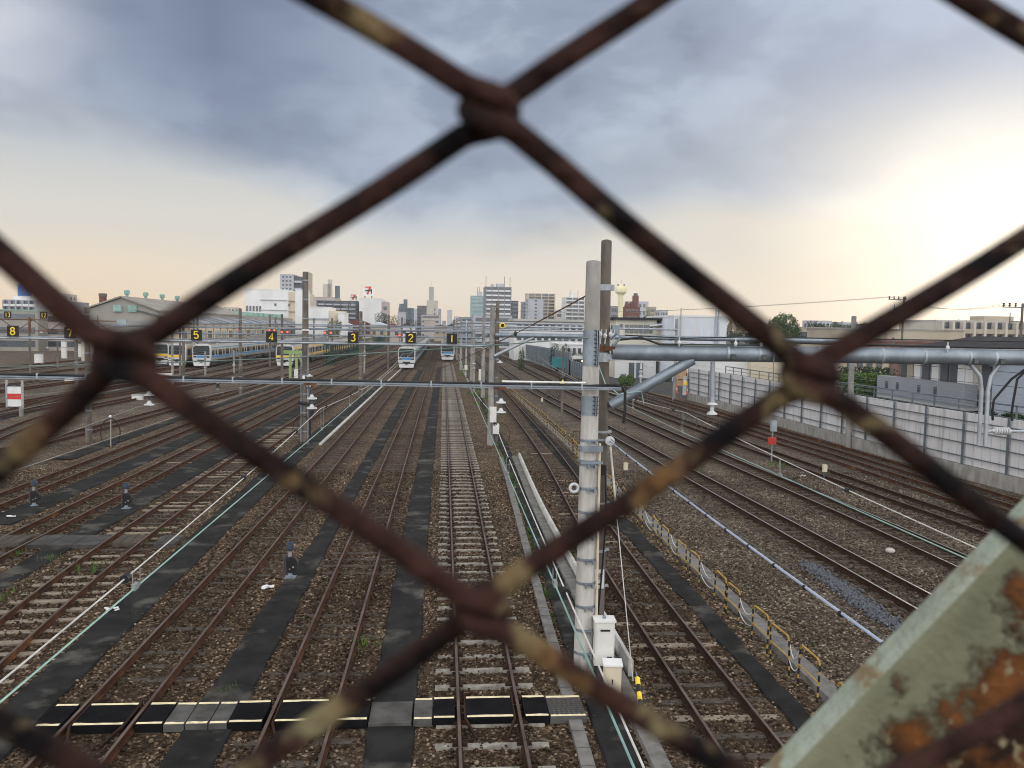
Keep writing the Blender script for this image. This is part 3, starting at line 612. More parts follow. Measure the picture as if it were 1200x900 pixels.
m = MB(); m.lathe([(r+.006, 6.90), (r+.006, 7.0)], (0, 0, 0), 16); m.box((.1, -r-.02, 6.95), (.22, .07, .09)); m.build('rusty_clamp', 'rust', rb)
m = MB()
for i, a in enumerate((-.32, -.22, -.12, .0, .06)):
    ball(m, (a+.10, -r-.06, 7.22+.03*(i % 2)), .045, 8, 1.5)
    m.tube([(a+.10, -r-.06, 7.05), (a+.12, -r-.08, 7.36)], .014, 6)
m.build('pin_insulator', 'porcelain', rb)
m = MB(); m.tube([(.1, -.2, 7.15), (.22, -.25, 7.28), (.32, -.24, 7.2), (.15, -.2, 7.0)], .03, 8); m.box((.22, -.1, 7.35), (.16, .14, .2)); m.build('terminal_head', 'galv', rb)
m = MB(); m.tube([(-.30, -.2, 7.05), (-.2, -.22, 6.72), (.0, -.26, 6.2), (.3, -.25, 5.98), (.8, -.2, 6.05), (.86, -.2, 5.78)], .014, 6); m.build('jumper_wire', 'verdigris', rb)
m = MB(); m.b2((-.16, -.33, 4.25), (.06, -.17, 4.45)); m.build('junction_box', 'black', rb)
m = MB(); m.tube([(.06, -.22, 4.35), (.10, -.24, 3.3), (.04, -.25, 2.2), (-.02, -.24, 1.2)], .02, 7); m.build('cable', 'black', rb)
m = MB(); m.box((.0, -.185, 1.95), (.2, .012, .42)); pn = m.build('number_plate', 'white', rb, smooth=False)
m = MB(); c0 = (0, -.198, 2.02)
m.ring((0, -.196, 1.985), .032, .009, 'y', 14, 5); m.ring((0, -.196, 2.045), .026, .009, 'y', 14, 5); m.tube([(.06, -.196, 2.09), (.055, -.196, 2.05)], .009, 5); m.box((0, -.194, 1.84), (.09, .006, .03)); m.build('numeral', 'black', pn)

# big pipe beam from the slim pole out over the main lines
K = -.0835
def bp(x, z, off=0.0): return (x, PB[1]-.02+K*(x-PB[0])+off, z)
beam = thing('pipe_beam', 'big grey horizontal pipe beam reaching right from the slim pole, with bolted bands', 'beam', bp(PB[0]+.2, 6.87))
O = np.array(bp(PB[0]+.2, 6.87))
def rel(p): return tuple(np.array(p)-O)
m = MB(); m.tube([rel(bp(PB[0]+.17, 6.87)), rel(bp(10, 6.91)), rel(bp(26, 6.96))], .172, 20); m.build('pipe', 'galv', beam)
m = MB(); m.tube([rel((PB[0]+.16, PB[1]-.05, 5.72)), rel(bp(5.35, 6.74))], .115, 16); m.build('brace', 'galv', beam)
for x in (6.05, 6.72, 8.0, 9.35, 10.25, 11.2, 11.75, 12.6, 14):
    m = MB(); m.tube([rel(bp(x, 6.9)), rel(bp(x+.05, 6.9))], .182, 18); m.build('band', 'galv_pale', beam)
for x in (6.15, 6.8, 11.3, 11.85):
    m = MB(); m.box(rel(bp(x, 6.83, -.19)), (.09, .05, .10)); m.build('bolt_block', 'steel_dark', beam)
a1 = bp(5.78, 6.7)
m = MB(); m.tube([rel(a1), rel((a1[0]+.02, a1[1], 5.72))], .05, 12); pa = m.build('drop_arm', 'galv_pale', beam)
m = MB(); z = 5.72; m.lathe([(.03, .12), (.10, .09), (.11, .06), (.045, .04), (.045, -.08), (.115, -.13), (.115, -.155), (.04, -.165)], rel((a1[0]+.02, a1[1], 5.72)), 14); m.build('insulator', 'porcelain', pa)
m = MB(); xa = 11.3
m.tube([rel(bp(xa+.0, 6.75)), rel(bp(xa+.22, 6.5)), rel(bp(xa+.27, 6.2)), rel(bp(xa+.28, 5.0))], .045, 10); m.tube([rel(bp(xa+.62, 6.75)), rel(bp(xa+.46, 6.5)), rel(bp(xa+.41, 6.2)), rel(bp(xa+.42, 5.0))], .045, 10); pa = m.build('drop_arm', 'galv_pale', beam)
m = MB(); pr = [(.03, 0), (.04, .03)]
for i in range(6): pr += [(.085, .05+i*.055), (.085, .07+i*.055), (.045, .09+i*.055)]
m.lathe(pr+[(.03, .40)], rel(bp(xa+.56, 5.32)), 14, (1, K, .0)); m.build('insulator', 'porcelain', pa)
m = MB(); m.tube([rel(bp(xa+.4, 5.30)), rel(bp(xa+.58, 5.32))], .03, 8); m.tube([rel(bp(xa+.95, 5.32)), rel(bp(15.5, 5.38))], .028, 8); m.tube([rel(bp(12.75, 5.32)), rel(bp(12.75, 5.1)), rel(bp(13.3, 5.05)), rel(bp(13.6, 4.9))], .018, 8); m.build('registration_arm', 'galv_pale', pa)
m = MB(); m.tube([rel(bp(3.75, 7.14, -.1)), rel(bp(4.2, 7.2, -.1)), rel(bp(4.6, 7.06, -.1)), rel(bp(6.9, 7.07, -.1)), rel(bp(7.4, 7.15, -.05)), rel(bp(8.5, 7.13, -.05)), rel(bp(12, 7.12, -.05)), rel(bp(26, 7.16, -.05))], .024, 7); m.tube([rel(bp(3.9, 7.24, .1)), rel(bp(5.2, 7.2, .1)), rel(bp(6.5, 7.25, .1)), rel(bp(26, 7.28, .1))], .015, 6); m.build('cable', 'wire_black', beam)
m = MB()
for x in (5.0, 6.2, 6.75, 8.4, 10.7):
    ball(m, rel(bp(x, 7.1, -.16)), .04, 8, 1.4); m.tube([rel(bp(x, 7.02, -.16)), rel(bp(x, 7.22, -.16))], .012, 6)
m.build('pin_insulator', 'porcelain', beam)
m = MB(); m.tube([rel(bp(5.05, 7.05, -.19)), rel(bp(6.95, 7.05, -.19)), rel(bp(7.0, 6.9, -.2)), rel(bp(7.02, 5.9, -.2))], .012, 6); m.build('thin_conduit', 'wire_green', beam)
for d in (0, .42):
    m = MB(); m.tube([rel(bp(12.55+.05*d, 6.72)), rel(bp(12.2+d*.3, 6.45)), rel(bp(11.85+d, 6.0)), rel(bp(11.83+d, 5.75)), rel(bp(11.85+d, 5.55))], .026, 7); m.build('hanging_cable', 'black', beam)
m = MB(); m.tube([rel(bp(12.62, 6.72)), rel(bp(12.85, 6.6)), rel(bp(12.95, 6.3)), rel(bp(12.96, 5.4))], .03, 7); m.build('hanging_cable', 'black', beam)

# light cable bridge over the yard, hung with insulators
def cb(x, z, off=0.0): return (x, 16.66-.1135*(x-3.0)+off, z)
br = thing('cable_bridge', 'thin grey tray carrying a black cable across the yard, left of the near pole', 'cable bridge', cb(3.5, 6.15))
O = np.array(cb(3.5, 6.15))
m = MB(); m.bar(rel(cb(-19, 6.145)), rel(cb(3.62, 6.175)), .07, .03); m.bar(rel(cb(-19, 6.105)), rel(cb(3.62, 6.135)), .10, .02); m.build('tray', 'galv', br, smooth=False)
m = MB(); pts = [rel(cb(x, 6.198+.006*sin(x*2.1))) for x in np.arange(-19, 3.4, .4)]+[rel(cb(3.5, 6.23)), rel(cb(3.64, 6.2)), rel(cb(3.70, 6.08)), rel(cb(3.71, 5.7)), rel(cb(3.68, 5.45))]; m.tube(pts, .030, 8); m.build('cable', 'black', br)
m = MB(); m.tube([rel(cb(1.2, 6.258)), rel(cb(2.9, 6.262))], .02, 8); m.tube([rel(cb(-7.2, 6.262)), rel(cb(-6.4, 6.268)), rel(cb(-5.6, 6.262))], .022, 8); m.build('cable_sleeve', 'white', br)
for x in np.arange(-18.6, 3.5, 1.02):
    m = MB(); m.box(rel(cb(x, 6.175)), (.03, .09, .13)); m.build('clip', 'galv_pale', br)
for x, lab in ((-2.72, 1), (1.16, 1), (-6.1, 1), (-9.9, 1)):
    m = MB(); m.box(rel(cb(x, 6.12, 0)), (.26, .13, .05)); h = m.build('hanger_bracket', 'rust', br)
    m = MB(); m.tube([rel(cb(x+.03, 6.1)), rel(cb(x+.03, 5.58))], .018, 8); m.tube([rel(cb(x+.22*0-.05, 6.1)), rel(cb(x+.0, 5.85))], .012, 6); m.build('rod', 'steel_dark', h)
    m = MB()
    for z in (5.82, 5.62): m.lathe([(.025, .09), (.055, .03), (.10, .02), (.105, -.005), (.03, -.02)], rel(cb(x+.03, z)), 14)
    m.build('insulator', 'porcelain', h)
m = MB(); m.box(rel(cb(-15.6, 3.0, .15)), (.28, .28, 6.3)); m.build('support_post', 'concrete_dark', br)
m = MB(); m.tube(sag((PA[0]-.1, PA[1]-.15, 7.18), (-19, 19.5, 6.3), .35, 24), .013, 6); o = m.build('span_wire', 'wire_green'); tag(o, 'sagging greenish span wire strung left from the top steel jacket of the near pole', 'wire')
m = MB(); pts = sag((PB[0]-.1, PB[1], 8.25), (-.6, 35, 5.4), .12, 12); m.tube(pts[:3], .016, 6); m.tube(pts[2:4], .016, 6); m.tube(pts[3:], .011, 6); sw = m.build('stay_wire', 'rust'); tag(sw, 'brown stay wire slanting down left from the collar of the slim pole', 'wire')
m = MB(); p = np.array(pts[4]); ball(m, p, .05, 8, 1.5); m.build('insulator', 'green_steel', sw)

# ---- anchored cable to the right, guy wire with striped guard
P0 = (PB[0]+.14, PB[1]-.2, 4.97)
m = MB(); m.tube(sag(P0, (4.15, -1.5, 4.55), .10, 24), .015, 8); an = m.build('anchor_cable', 'blue_sleeve'); tag(an, 'pale blue sleeved cable with black clamps slanting from the slim pole over the gravel', 'cable')
q = sag(P0, (4.15, -1.5, 4.55), .10, 25)
for i in range(1, 25): m = MB(); m.tube([np.array(q[i])-np.array([0, .022, .012]), np.array(q[i])+np.array([0, .022, -.012])], .028, 8); m.build('clamp', 'black', an)
m = MB(); m.tube([np.array(p)+np.array([.02, 0, .042]) for p in q], .007, 6); m.build('carrier_wire', 'steel_dark', an)
m = MB(); m.lathe([(.03, -.06), (.10, -.05), (.11, 0), (.10, .05), (.03, .06)], P0, 16, (.1, -1, .15)); m.build('disc_insulator', 'porcelain', an)
m = MB(); g0 = np.array((PB[0]+.16, PB[1]-.2, 4.85)); g1 = np.array((3.90, 15.6, .62)); gd = np.array((3.62, 11.2, -.1))
gi = np.array((PB[0]+.26, PB[1]-.55, 3.45)); m.tube([g0, g0+(gi-g0)*.8], .024, 8); m.tube([g0+(gi-g0)*.8, gi], [.03, .05], 8); gw = m.build('guy_wire', 'rope_white'); tag(gw, 'white guy wire with bell insulator dropping from the slim pole to its striped foot', 'wire')
m = MB(); m.lathe([(.04, .1), (.06, .05), (.15, .0), (.15, -.02), (.03, -.03)], gi, 14); m.build('bell_insulator', 'porcelain', gw)
gp = np.array((3.98, 16.35, .12))
m = MB(); m.tube([gi, gp+np.array([0, 0, .02])], .011, 6); m.build('strand', 'rope_white', gw)
gt = np.array(D(747, 795, 15.9)); gb = np.array(D(761, 915, 13.35))
go = MB(); nseg = 12
gs = thing('guy_guard', 'black and yellow striped guard tube of a guy wire near the bottom edge', 'guy guard', tuple(gb))
my, mb_ = MB(), MB(); vec = (gt-gb)
for i in range(nseg): (my if i % 2 else mb_).tube([vec*i/nseg, vec*(i+1)/nseg], .05 if i % 2 else .0502, 12)
my.build('yellow_stripes', 'sign_yellow', gs); mb_.build('black_stripes', 'black', gs)
m = MB(); m.tube([vec, vec*1.04+np.array([0, .1, .02])], .014, 6); m.build('eye_rod', 'galv', gs)

# ---- cabinets by the pole
def cabinet(label, c, d, mat, legs=0.0, rz=-.03):
    root = thing('cabinet', label, 'cabinet', (c[0], c[1], 0), rz)
    m = MB(); m.b2((-d[0]/2, -d[1]/2, c[2]), (d[0]/2, d[1]/2, c[2]+d[2])); m.build('body', mat, root, smooth=False)
    m = MB(); m.b2((-d[0]/2-.025, -d[1]/2-.03, c[2]+d[2]), (d[0]/2+.025, d[1]/2+.02, c[2]+d[2]+.035)); m.build('lid', 'white', root, smooth=False)
    m = MB(); m.b2((-d[0]/2+.025, -d[1]/2-.014, c[2]+.03), (d[0]/2-.025, -d[1]/2-.002, c[2]+d[2]-.05)); dr = m.build('door', mat, root, smooth=False); return root, dr
r1, d1 = cabinet('white upper cabinet with a slot and small dark window beside the near pole', (3.40, 16.62, .42), (.40, .3, .92), 'box_white')
m = MB(); m.b2((-.1, -.172, 1.15), (.1, -.166, 1.19)); m.build('vent_slot', 'black', d1, smooth=False)
m = MB(); m.b2((.05, -.172, .50), (.15, -.166, .62)); m.build('window', 'black', d1, smooth=False)
m = MB(); ball(m, (0, 0, 1.40), .04); m.tube([(0, .0, 1.36), (0, 0, 1.42)], .02, 8); m.build('knob', 'galv', r1)
m = MB(); m.b2((-.1, .0, 0), (.1, .1, .42)); m.build('leg', 'steel_dark', r1, smooth=False)
r2, d2 = cabinet('cream lower cabinet in front of the white cabinet and the near pole', (3.47, 16.02, 0), (.34, .32, .66), 'b_cream', rz=-.12)
m = MB(); m.b2((-.02, -.18, .30), (.005, -.176, .40)); m.build('handle', 'black', d2, smooth=False)

# ---- concrete cable trough and its white edge wall
tr = thing('cable_trough', 'long pale concrete cable trough with a white edge right of the dark walkway', 'cable trough', (0, 0, 0))
C = [(3.98, 16.9), (3.94, 25), (3.97, 34), (4.25, 46)]
m = MB(); m.sweep([(-.055, 0), (.055, 0), (.055, .34), (.035, .37), (-.035, .37), (-.055, .34)], [(x+.08, y, 0) for x, y in resample(C, 1.0)]); m.build('edge_wall', 'trough_white', tr)
m = MB(); y = 9.0
CC = [(3.62, 9), (3.68, 16.9), (3.68, 25), (3.76, 34), (4.02, 46)]
while y < 46:
    x = np.interp(y, [c[1] for c in CC], [c[0] for c in CC]); m.box((x+.07, y+.24, .07), (.30, .475, .14), random.uniform(-.012, .012)); y += .485
m.build('lids', 'trough_grey', tr, smooth=False, kind='stuff')
tr2 = thing('cable_trough', 'grey lidded cable trough running behind the yellow and black hoops', 'cable trough', (0, 0, 0))
m = MB(); y = 9.0
while y < 92: m.box((7.86+.06*sin(y*.05), y+.24, .06), (.40, .485, .18), random.uniform(-.012, .012)); y += .495
m.build('lids', 'trough_grey', tr2, smooth=False, kind='stuff')
m = MB(); m.sweep([(-.09, 0), (.09, 0), (.09, .1), (-.09, .1)], [(x, y, 0) for x, y in resample([(-7.42, 51), (-7.3, 100), (-7.1, 150)], 2.5)]); tag(m.build('cable_trough', 'trough_white'), 'white line of duct lids beside the rusty track beyond the tall left pole', 'cable trough')

# ---- hoops
HG = 'yellow and black hoops beside the cable trough'
h = thing('guard_hoop', '', 'guard hoop'); pts = [(0, 0, 0), (0, 0, .80), (0, .05, .88), (0, .12, .90), (0, .78, .90), (0, .85, .88), (0, .90, .80), (0, .90, 0)]
m = MB(); m.tube(pts[1:7], .021, 9); m.build('top_bar', 'yellow', h)
for yy in (0, .9):
    m = MB(); m.tube([(0, yy, -.05), (0, yy, .80)], .020, 9); lg = m.build('leg', 'yellow', h)
    for z in (.04, .26, .48, .68): m = MB(); m.tube([(0, yy, z), (0, yy, z+.13)], .0212, 9); m.build('black_stripe', 'black', lg)
m = MB(); m.tube([(0, 0, .45), (0, .9, .45)], .016, 7); m.build('mid_rail', 'yellow', h)
HY = [13.6, 15.4, 16.7, 17.9, 19.7, 20.7, 22.8, 24.0, 26.0, 27.2, 29.4]
words = ['first', 'second', 'third', 'fourth', 'fifth', 'sixth', 'seventh', 'eighth', 'ninth', 'tenth']
y = 30.9
while y < 92: HY.append(y); y += 1.55
for i, y in enumerate(HY):
    o = h if i == 0 else copy_tree(h)
    o.location = (np.interp(y, [13, 16, 30, 50, 62, 90], [7.50, 7.46, 7.32, 7.72, 7.70, 7.25]), y, 0); o.rotation_euler = (random.uniform(-.03, .03), random.uniform(-.04, .04), random.uniform(-.08, .08))
    if i == 0: lab = 'yellow and black hoop hidden lowest behind the green brace'
    elif i < 11: lab = 'yellow and black hoop by the gravel, %s one up from the green brace' % words[i-1]
    elif y < 46: lab = 'yellow hoop in the row behind the near pole, %s of those' % (words+['eleventh'])[i-11]
    else: lab = 'far yellow hoop in the dense row beyond the near pole'
    tag(o, lab, None, HG)
m = MB()
for a, b in ((15.4, 16.7), (17.9, 19.7), (20.7, 22.8), (24, 26), (27.2, 29.4)):
    m.tube(sag((7.47, a+.9, .75), (7.44, b, .75), .25, 8), .010, 5); m.tube(sag((7.47, a+.9, .4), (7.44, b, .4), .15, 8), .010, 5)
tag(m.build('chain', 'rope_white'), 'pale rope slung between the nearer yellow and black hoops', 'rope')

# ---- level crossing panels
XG = 'panels of the nearer level crossing'
def xpanel(label, x0, x1, mat, z=.175, edge=True, cat='crossing panel', y0=14.82, y1=15.70):
    r = thing('crossing_panel', label, cat, ((x0+x1)/2, (y0+y1)/2, 0), 0, XG); w = (x1-x0)/2; d = (y1-y0)/2
    m = MB(); m.b2((-w, -d, .02), (w, d, z)); m.build('slab', mat, r, smooth=False)
    if edge:
        for s in (-1, 1):
            m = MB(); n = max(2, int(w*2/.12)); vs = []
            for i in range(n+1):
                x = -w+.012+(2*w-.024)*i/n; vs += [(x, s*(d-.012), z+.004), (x, s*(d-.09+random.uniform(-.014, .012)), z+.004)]
            m.add(vs, [(2*i, 2*i+1, 2*i+3, 2*i+2) if s < 0 else (2*i, 2*i+2, 2*i+3, 2*i+1) for i in range(n)]); m.build('edge_line', 'edge_paint', r, smooth=False)
    return r
T = {'T3': -6.05, 'T2': -2.53, 'T1': .95}; nm = {'T3': 'the leftmost track crossed here', 'T2': 'the middle rusty track', 'T1': 'the concrete sleeper track'}
for k, c in T.items():
    r = xpanel('black rubber slab between the rails of '+nm[k], c-.44, c+.44, 'rubber')
    for s in (-1, 1):
        m = MB(); m.bar((s*.46, -.47, .165), (s*.46, .47, .165), .03, .03); m.bar((s*.46, -.47, .165), (s*.28, -1.0, .06), .045, .05); m.bar((s*.46, .47, .165), (s*.30, .85, .06), .045, .05); m.build('flange_guide', 'rust_rail_dark', r, smooth=False)
xpanel('narrow black crossing slab left of the leftmost crossed track', -7.12, -6.70, 'rubber'); xpanel('black crossing slab right of the leftmost crossed track, before the grey panels', -5.40, -4.93, 'rubber')
xpanel('grey crossing panel next to the black slab, left one of three on the asphalt strip', -4.91, -4.55, 'panel_grey', .16); xpanel('grey crossing panel in the middle of the three on the asphalt strip', -4.53, -4.14, 'panel_grey', .163); xpanel('grey crossing panel at the right of the three on the asphalt strip', -4.12, -3.80, 'panel_grey', .16)
xpanel('black crossing slab left of the middle rusty track', -3.78, -3.18, 'rubber'); xpanel('black crossing slab right of the middle rusty track, partly under the fence wire', -1.88, -1.30, 'rubber')
xpanel('plain grey crossing panel across the dark walkway, half under the fence wire', -1.28, -.50, 'panel_grey', .10, False); xpanel('small grey crossing panel left of the concrete sleeper track', -.46, -.12, 'panel_grey', .16)
xpanel('narrow black crossing slab left of the concrete sleeper track\'s rails', -.10, .30, 'rubber'); xpanel('black crossing slab right of the concrete sleeper track\'s rails', 1.60, 2.05, 'rubber')
r = xpanel('ribbed grey crossing panel at the right end of the crossing', 2.07, 2.75, 'panel_grey', .16)
m = MB()
for i in range(7):
    for j in range(8): m.b2((-.32+i*.092, -.36+j*.088, .16), (-.32+i*.092+.06, -.36+j*.088+.05, .168))
m.build('ribs', 'asphalt_pale', r, smooth=False)
XG = 'planks of the left crossing'
def quad_slab(label, px, mat, z, h=.15):
    P = [G(x, y, z) for x, y in px]; cx, cy = np.mean([p[0] for p in P]), np.mean([p[1] for p in P])
    r = thing('crossing_panel', label, 'crossing panel', (cx, cy, 0), 0, XG); m = MB(); m.prism([(x-cx, y-cy) for x, y in P], .01, z); m.build('slab', mat, r, smooth=False)
    m = MB(); a, b, c, d = [np.array(p)-np.array((cx, cy)) for p in P]
    for u in (.3, .64): m.bar((*(a+(b-a)*u), z+.004), (*(d+(c-d)*u), z+.004), .02, .012)
    m.build('joints', 'black', r, smooth=False)
quad_slab('old plank crossing slab between the rails of the pale sleeper track', [(131, 635.5), (164, 636), (173, 627), (144, 626.5)], 'old_wood', .17)
quad_slab('grey slab of the left crossing lying on the asphalt strip between two tracks', [(30, 638.5), (114, 638.5), (132, 627), (52, 627)], 'asphalt_pale', .14)
quad_slab('dark plank crossing slab at the photo\'s left edge between rails', [(-14, 637), (22, 636.5), (38, 627.5), (8, 627)], 'old_wood', .17)
quad_slab('grey slab right of the plank crossing, under the white messenger wire', [(180, 638), (204, 637), (216, 627.5), (192, 627)], 'asphalt_pale', .12)

# ---- small ground signals
def dwarf(label, px, disc, s=1.0):
    x, y = G(*px); r = thing('ground_signal', label, 'railway signal', (x, y, 0), 0, 'small signals standing between the tracks')
    m = MB(); m.lathe([(.14, 0), (.14, .06), (.07, .10), (.06, .16)], (0, 0, 0), 12); m.b2((-.16, -.16, 0), (.16, .16, .05)); m.build('base', 'galv', r)
    m = MB(); m.tube([(0, 0, .1), (0, 0, .86)], .052, 10); m.build('post', 'concrete', r)
    m = MB(); n = 16; pts = [(.21*cos(w)*1.0, .24*sin(w)) for w in np.linspace(-pi/2*1.0, pi/2, n)]
    poly = [(disc*(a+.02), b+.42) for a, b in pts]+([(disc*-.10, .42+.2), (disc*-.10, .42-.22)])
    vs = [(a, -.07, b) for a, b in poly]+[(a, .07, b) for a, b in poly]; k = len(poly)
    m.add(vs, [tuple(range(k)), tuple(range(k, 2*k))[::-1]]+[(i, k+i, k+(i+1) % k, (i+1) % k) for i in range(k)]); lt = m.build('lamp_case', 'black', r)
    m = MB(); m.box((disc*.10, -.085, .36), (.05, .02, .035)); m.box((disc*.0, -.085, .30), (.03, .02, .03)); m.build('plate_mark', 'b_tan', lt)
    m = MB(); m.lathe([(.035, .80), (.10, .84), (.105, .99), (.085, 1.02), (.085, 1.06), (.03, 1.08)], (0, 0, 0), 12); m.tube([(0, .08, .93), (0, .2, .95)], .08, 12); m.build('hood', 'navy', r)
    m = MB(); m.tube([(-disc*.1, 0, .7), (-disc*.17, .02, .62), (-disc*.17, .02, .1)], .02, 6); m.build('cable', 'steel_dark', r)
dwarf('small black ground signal standing on the asphalt strip near the photo\'s middle left', (340, 678), 1)
dwarf('small black ground signal with D shaped case, right one of the two at left', (148, 597), 1)
dwarf('small black ground signal with D shaped case, at the far left edge', (40, 594), 1)
dwarf('tiny ground signal beyond the cable tray near a rusty turnout', (255, 456.5), 1)
# ================================================================== CATENARY WIRES
def catenary(label, xs, contact_mat='verdigris', zc=5.2, zm=5.65, sup=(17.0, 51.5, 86, 120, 160), y0=-1.0, drop=True, bobs=(), group='overhead wires', thick=1.0):
    X = lambda y: np.interp(y, [p[1] for p in xs], [p[0] for p in xs])
    ya = np.arange(y0, 165, 1.5)
    m = MB(); m.tube([(X(y), y, zc) for y in ya], .0075*thick, 6); root = m.build('overhead_wire', contact_mat); tag(root, label, 'wire', group)
    def mz(y):
        s = [-16]+list(sup)
        for a, b in zip(s, s[1:]):
            if a <= y <= b: u = (y-a)/(b-a); return zm-.36*4*u*(1-u)
        return zm-.2
    m = MB(); m.tube([(X(y), y, mz(y)) for y in ya], .0065*thick, 6); m.build('messenger', 'rope_white' if contact_mat == 'verdigris' else contact_mat, root)
    if drop:
        m = MB(); b = MB()
        for y in np.arange(y0+2.6, 60, 5.2):
            m.tube([(X(y)-.02, y, zc), (X(y)-.02, y, mz(y))], .004, 4); m.tube([(X(y)+.02, y+.05, zc), (X(y)+.02, y+.05, mz(y))], .004, 4); m.box((X(y), y, zc+.01), (.03, .09, .05))
        m.build('dropper', 'wire_grey', root)
        for y in bobs: b.tube([(X(y), y-.035, mz(y)), (X(y), y+.035, mz(y))], .035, 8)
        if bobs: b.build('insulating_bobbin', 'black', root)
catenary('verdigris contact wire and white messenger over the track left of the concrete sleeper track', [(-2.45, -2), (-2.5, 50), (-2.5, 160)], bobs=(6.6, 10.5, 14.2, 17.8, 22.5, 25, 31))
catenary('verdigris contact wire and white messenger over the concrete sleeper track', [(.96, -2), (.98, 50), (.95, 160)], bobs=(6.2, 11.8, 15.2, 20, 27, 34))
catenary('verdigris contact wire over the dark track behind the yellow hoops', [(5.05, -2), (5.1, 17), (5.9, 50), (6.3, 160)], zm=5.64, bobs=(9.9, 18, 22, 27, 33))
for lab, xs in (('thin dark overhead wires of the rusty track leading to the blue train under the 2', [(-6.05, -2), (-6.05, 160)]), ('thin dark overhead wires above the pale wooden sleeper track', [(-9.6, -2), (-10.5, 45), (-10.5, 160)]), ('thin dark overhead wires above the first rusty track behind the crossing planks', [(-13.8, -2), (-13.9, 160)]), ('thin dark overhead wires above the rusty track of the leftmost small signal', [(-17.7, -2), (-17.6, 160)]),
                ('thin dark overhead wires over the main line nearest the hoops', [(13.2, -2), (12.6, 36), (11, 80), (10.2, 160)]), ('thin dark overhead wires over the second shiny main line', [(16.6, -2), (16.4, 36), (15.2, 80), (14.4, 160)]), ('thin dark overhead wires over the track third from the wall', [(20.6, -2), (20, 40), (18.8, 80), (17.8, 160)])):
    catenary(lab, xs, 'wire_grey', drop=False, thick=.75)
m = MB(); m.tube(sag((22, -4, 6.4), (24.6, 100, 6.6), .6, 30), .012, 5); m.tube(sag((23, -4, 7.0), (25.2, 100, 7.0), .7, 30), .012, 5); m.tube(sag((24, -4, 5.6), (24.2, 100, 5.9), .5, 30), .012, 5)
tag(m.build('feeder_wires', 'wire_black'), 'bundle of black feeder wires crossing in front of the grey noise barrier', 'wires')

# ================================================================== PORTALS FURTHER DOWN THE YARD
def shaft(parent, base, h, r0, r1, mat, bands=True):
    m = MB(); m.lathe([(r0, 0)]+[(r0+(r1-r0)*i/5, h*i/5) for i in range(1, 6)]+[(r1*.6, h+.03)], (base[0], base[1], 0), 12); o = m.build('post', mat, parent)
    if bands:
        for z in np.arange(.8, h-.3, 1.15): m = MB(); r = r0+(r1-r0)*z/h+.012; m.lathe([(r, -.04), (r, .04)], (base[0], base[1], z), 12); m.build('band', 'galv', o)
    return o
def portal(label, Y, posts, beams, braces=(), name='signal_gantry'):
    root = thing(name, label, 'gantry', (0, Y, 0))
    for x, h, r, mat in posts: shaft(root, (x, 0), h, r*1.15, r*.85, mat, Y < 100)
    for x0, x1, z, r, mat in beams:
        m = MB(); m.tube([(x0, -.2, z), (x1, -.2, z)], r, 10); m.build('beam', mat, root)
    for p, q, r in braces:
        m = MB(); m.tube([(p[0], -.2, p[1]), (q[0], -.2, q[1])], r, 10); m.build('brace', 'galv_pale', root)
    return root
xl = D(103, 440, 51.5)[0]
p51 = portal('gantry of pale poles and thin beam carrying the large numbers 1 to 8', 51.5,
    [(-8.4, 10.5, .20, 'concrete_dark'), (3.02, 8.6, .19, 'concrete'), (3.32, 9.0, .13, 'concrete_dark'), (xl, 8.1, .17, 'concrete_dark'), (26.3, 8.5, .18, 'concrete')],
    [(-40, 3, 6.22, .07, 'galv_pale'), (-40, 3, 6.33, .03, 'galv'), (3.2, 26.3, 6.9, .15, 'galv')], [((3.15, 5.6), (5.6, 6.8), .10)])
m = MB()
for x, z in ((-8.1, 4.2), (-8.1, 3.6), (3.5, 5.2)): m.lathe([(.03, .14), (.09, .06), (.20, .03), (.20, -.02), (.04, -.05)], (x, -.3, z), 12)
m.build('insulator', 'porcelain', p51)
m = MB(); m.b2((2.9, -.62, 1.5), (3.32, -.25, 2.45)); m.b2((3.12, -.7, .8), (3.5, -.3, 1.4)); m.build('equipment_box', 'box_white', p51, smooth=False)
m = MB(); m.lathe([(.13, -.05), (.17, -.04), (.17, .05), (.12, .06)], (3.62, -.35, 7.5), 18, (0, -1, 0)); y1 = m.build('round_signal', 'sign_yellow', p51)
m = MB(); m.lathe([(.11, .0), (.11, .075), (.05, .08)], (3.62, -.35, 7.5), 18, (0, -1, 0)); m.build('dark_lens', 'black', y1)
m = MB(); m.tube([(-8.75, -.25, 2.6), (-8.6, -.3, 2.55), (-8.1, -.3, 2.5)], .10, 8); m.tube([(-8.1, -.28, .6), (-8.02, -.28, 2.2)], .05, 7); m.box((-7.95, -.3, 2.0), (.22, .2, .6)); m.build('black_box', 'black', p51)
m = MB(); m.ring((-8.55, -.3, .95), .55, .022, 'y', 24, 5, 1.5); m.ring((3.7, -.4, .75), .5, .022, 'y', 24, 5, 1.3); m.build('cable_loop', 'black', p51)
m = MB(); m.tube([(-8.62, -.24, .0), (-8.62, -.24, 5.5)], .03, 6); m.tube([(-8.2, -.26, 0), (-8.2, -.26, 6.1)], .035, 6); m.build('conduit', 'galv', p51)
m = MB(); m.box((-8.45, -.27, 4.05), (.16, .06, .36)); m.box((-8.35, -.27, 7.0), (.44, .05, .08)); m.build('small_plate', 'white', p51)
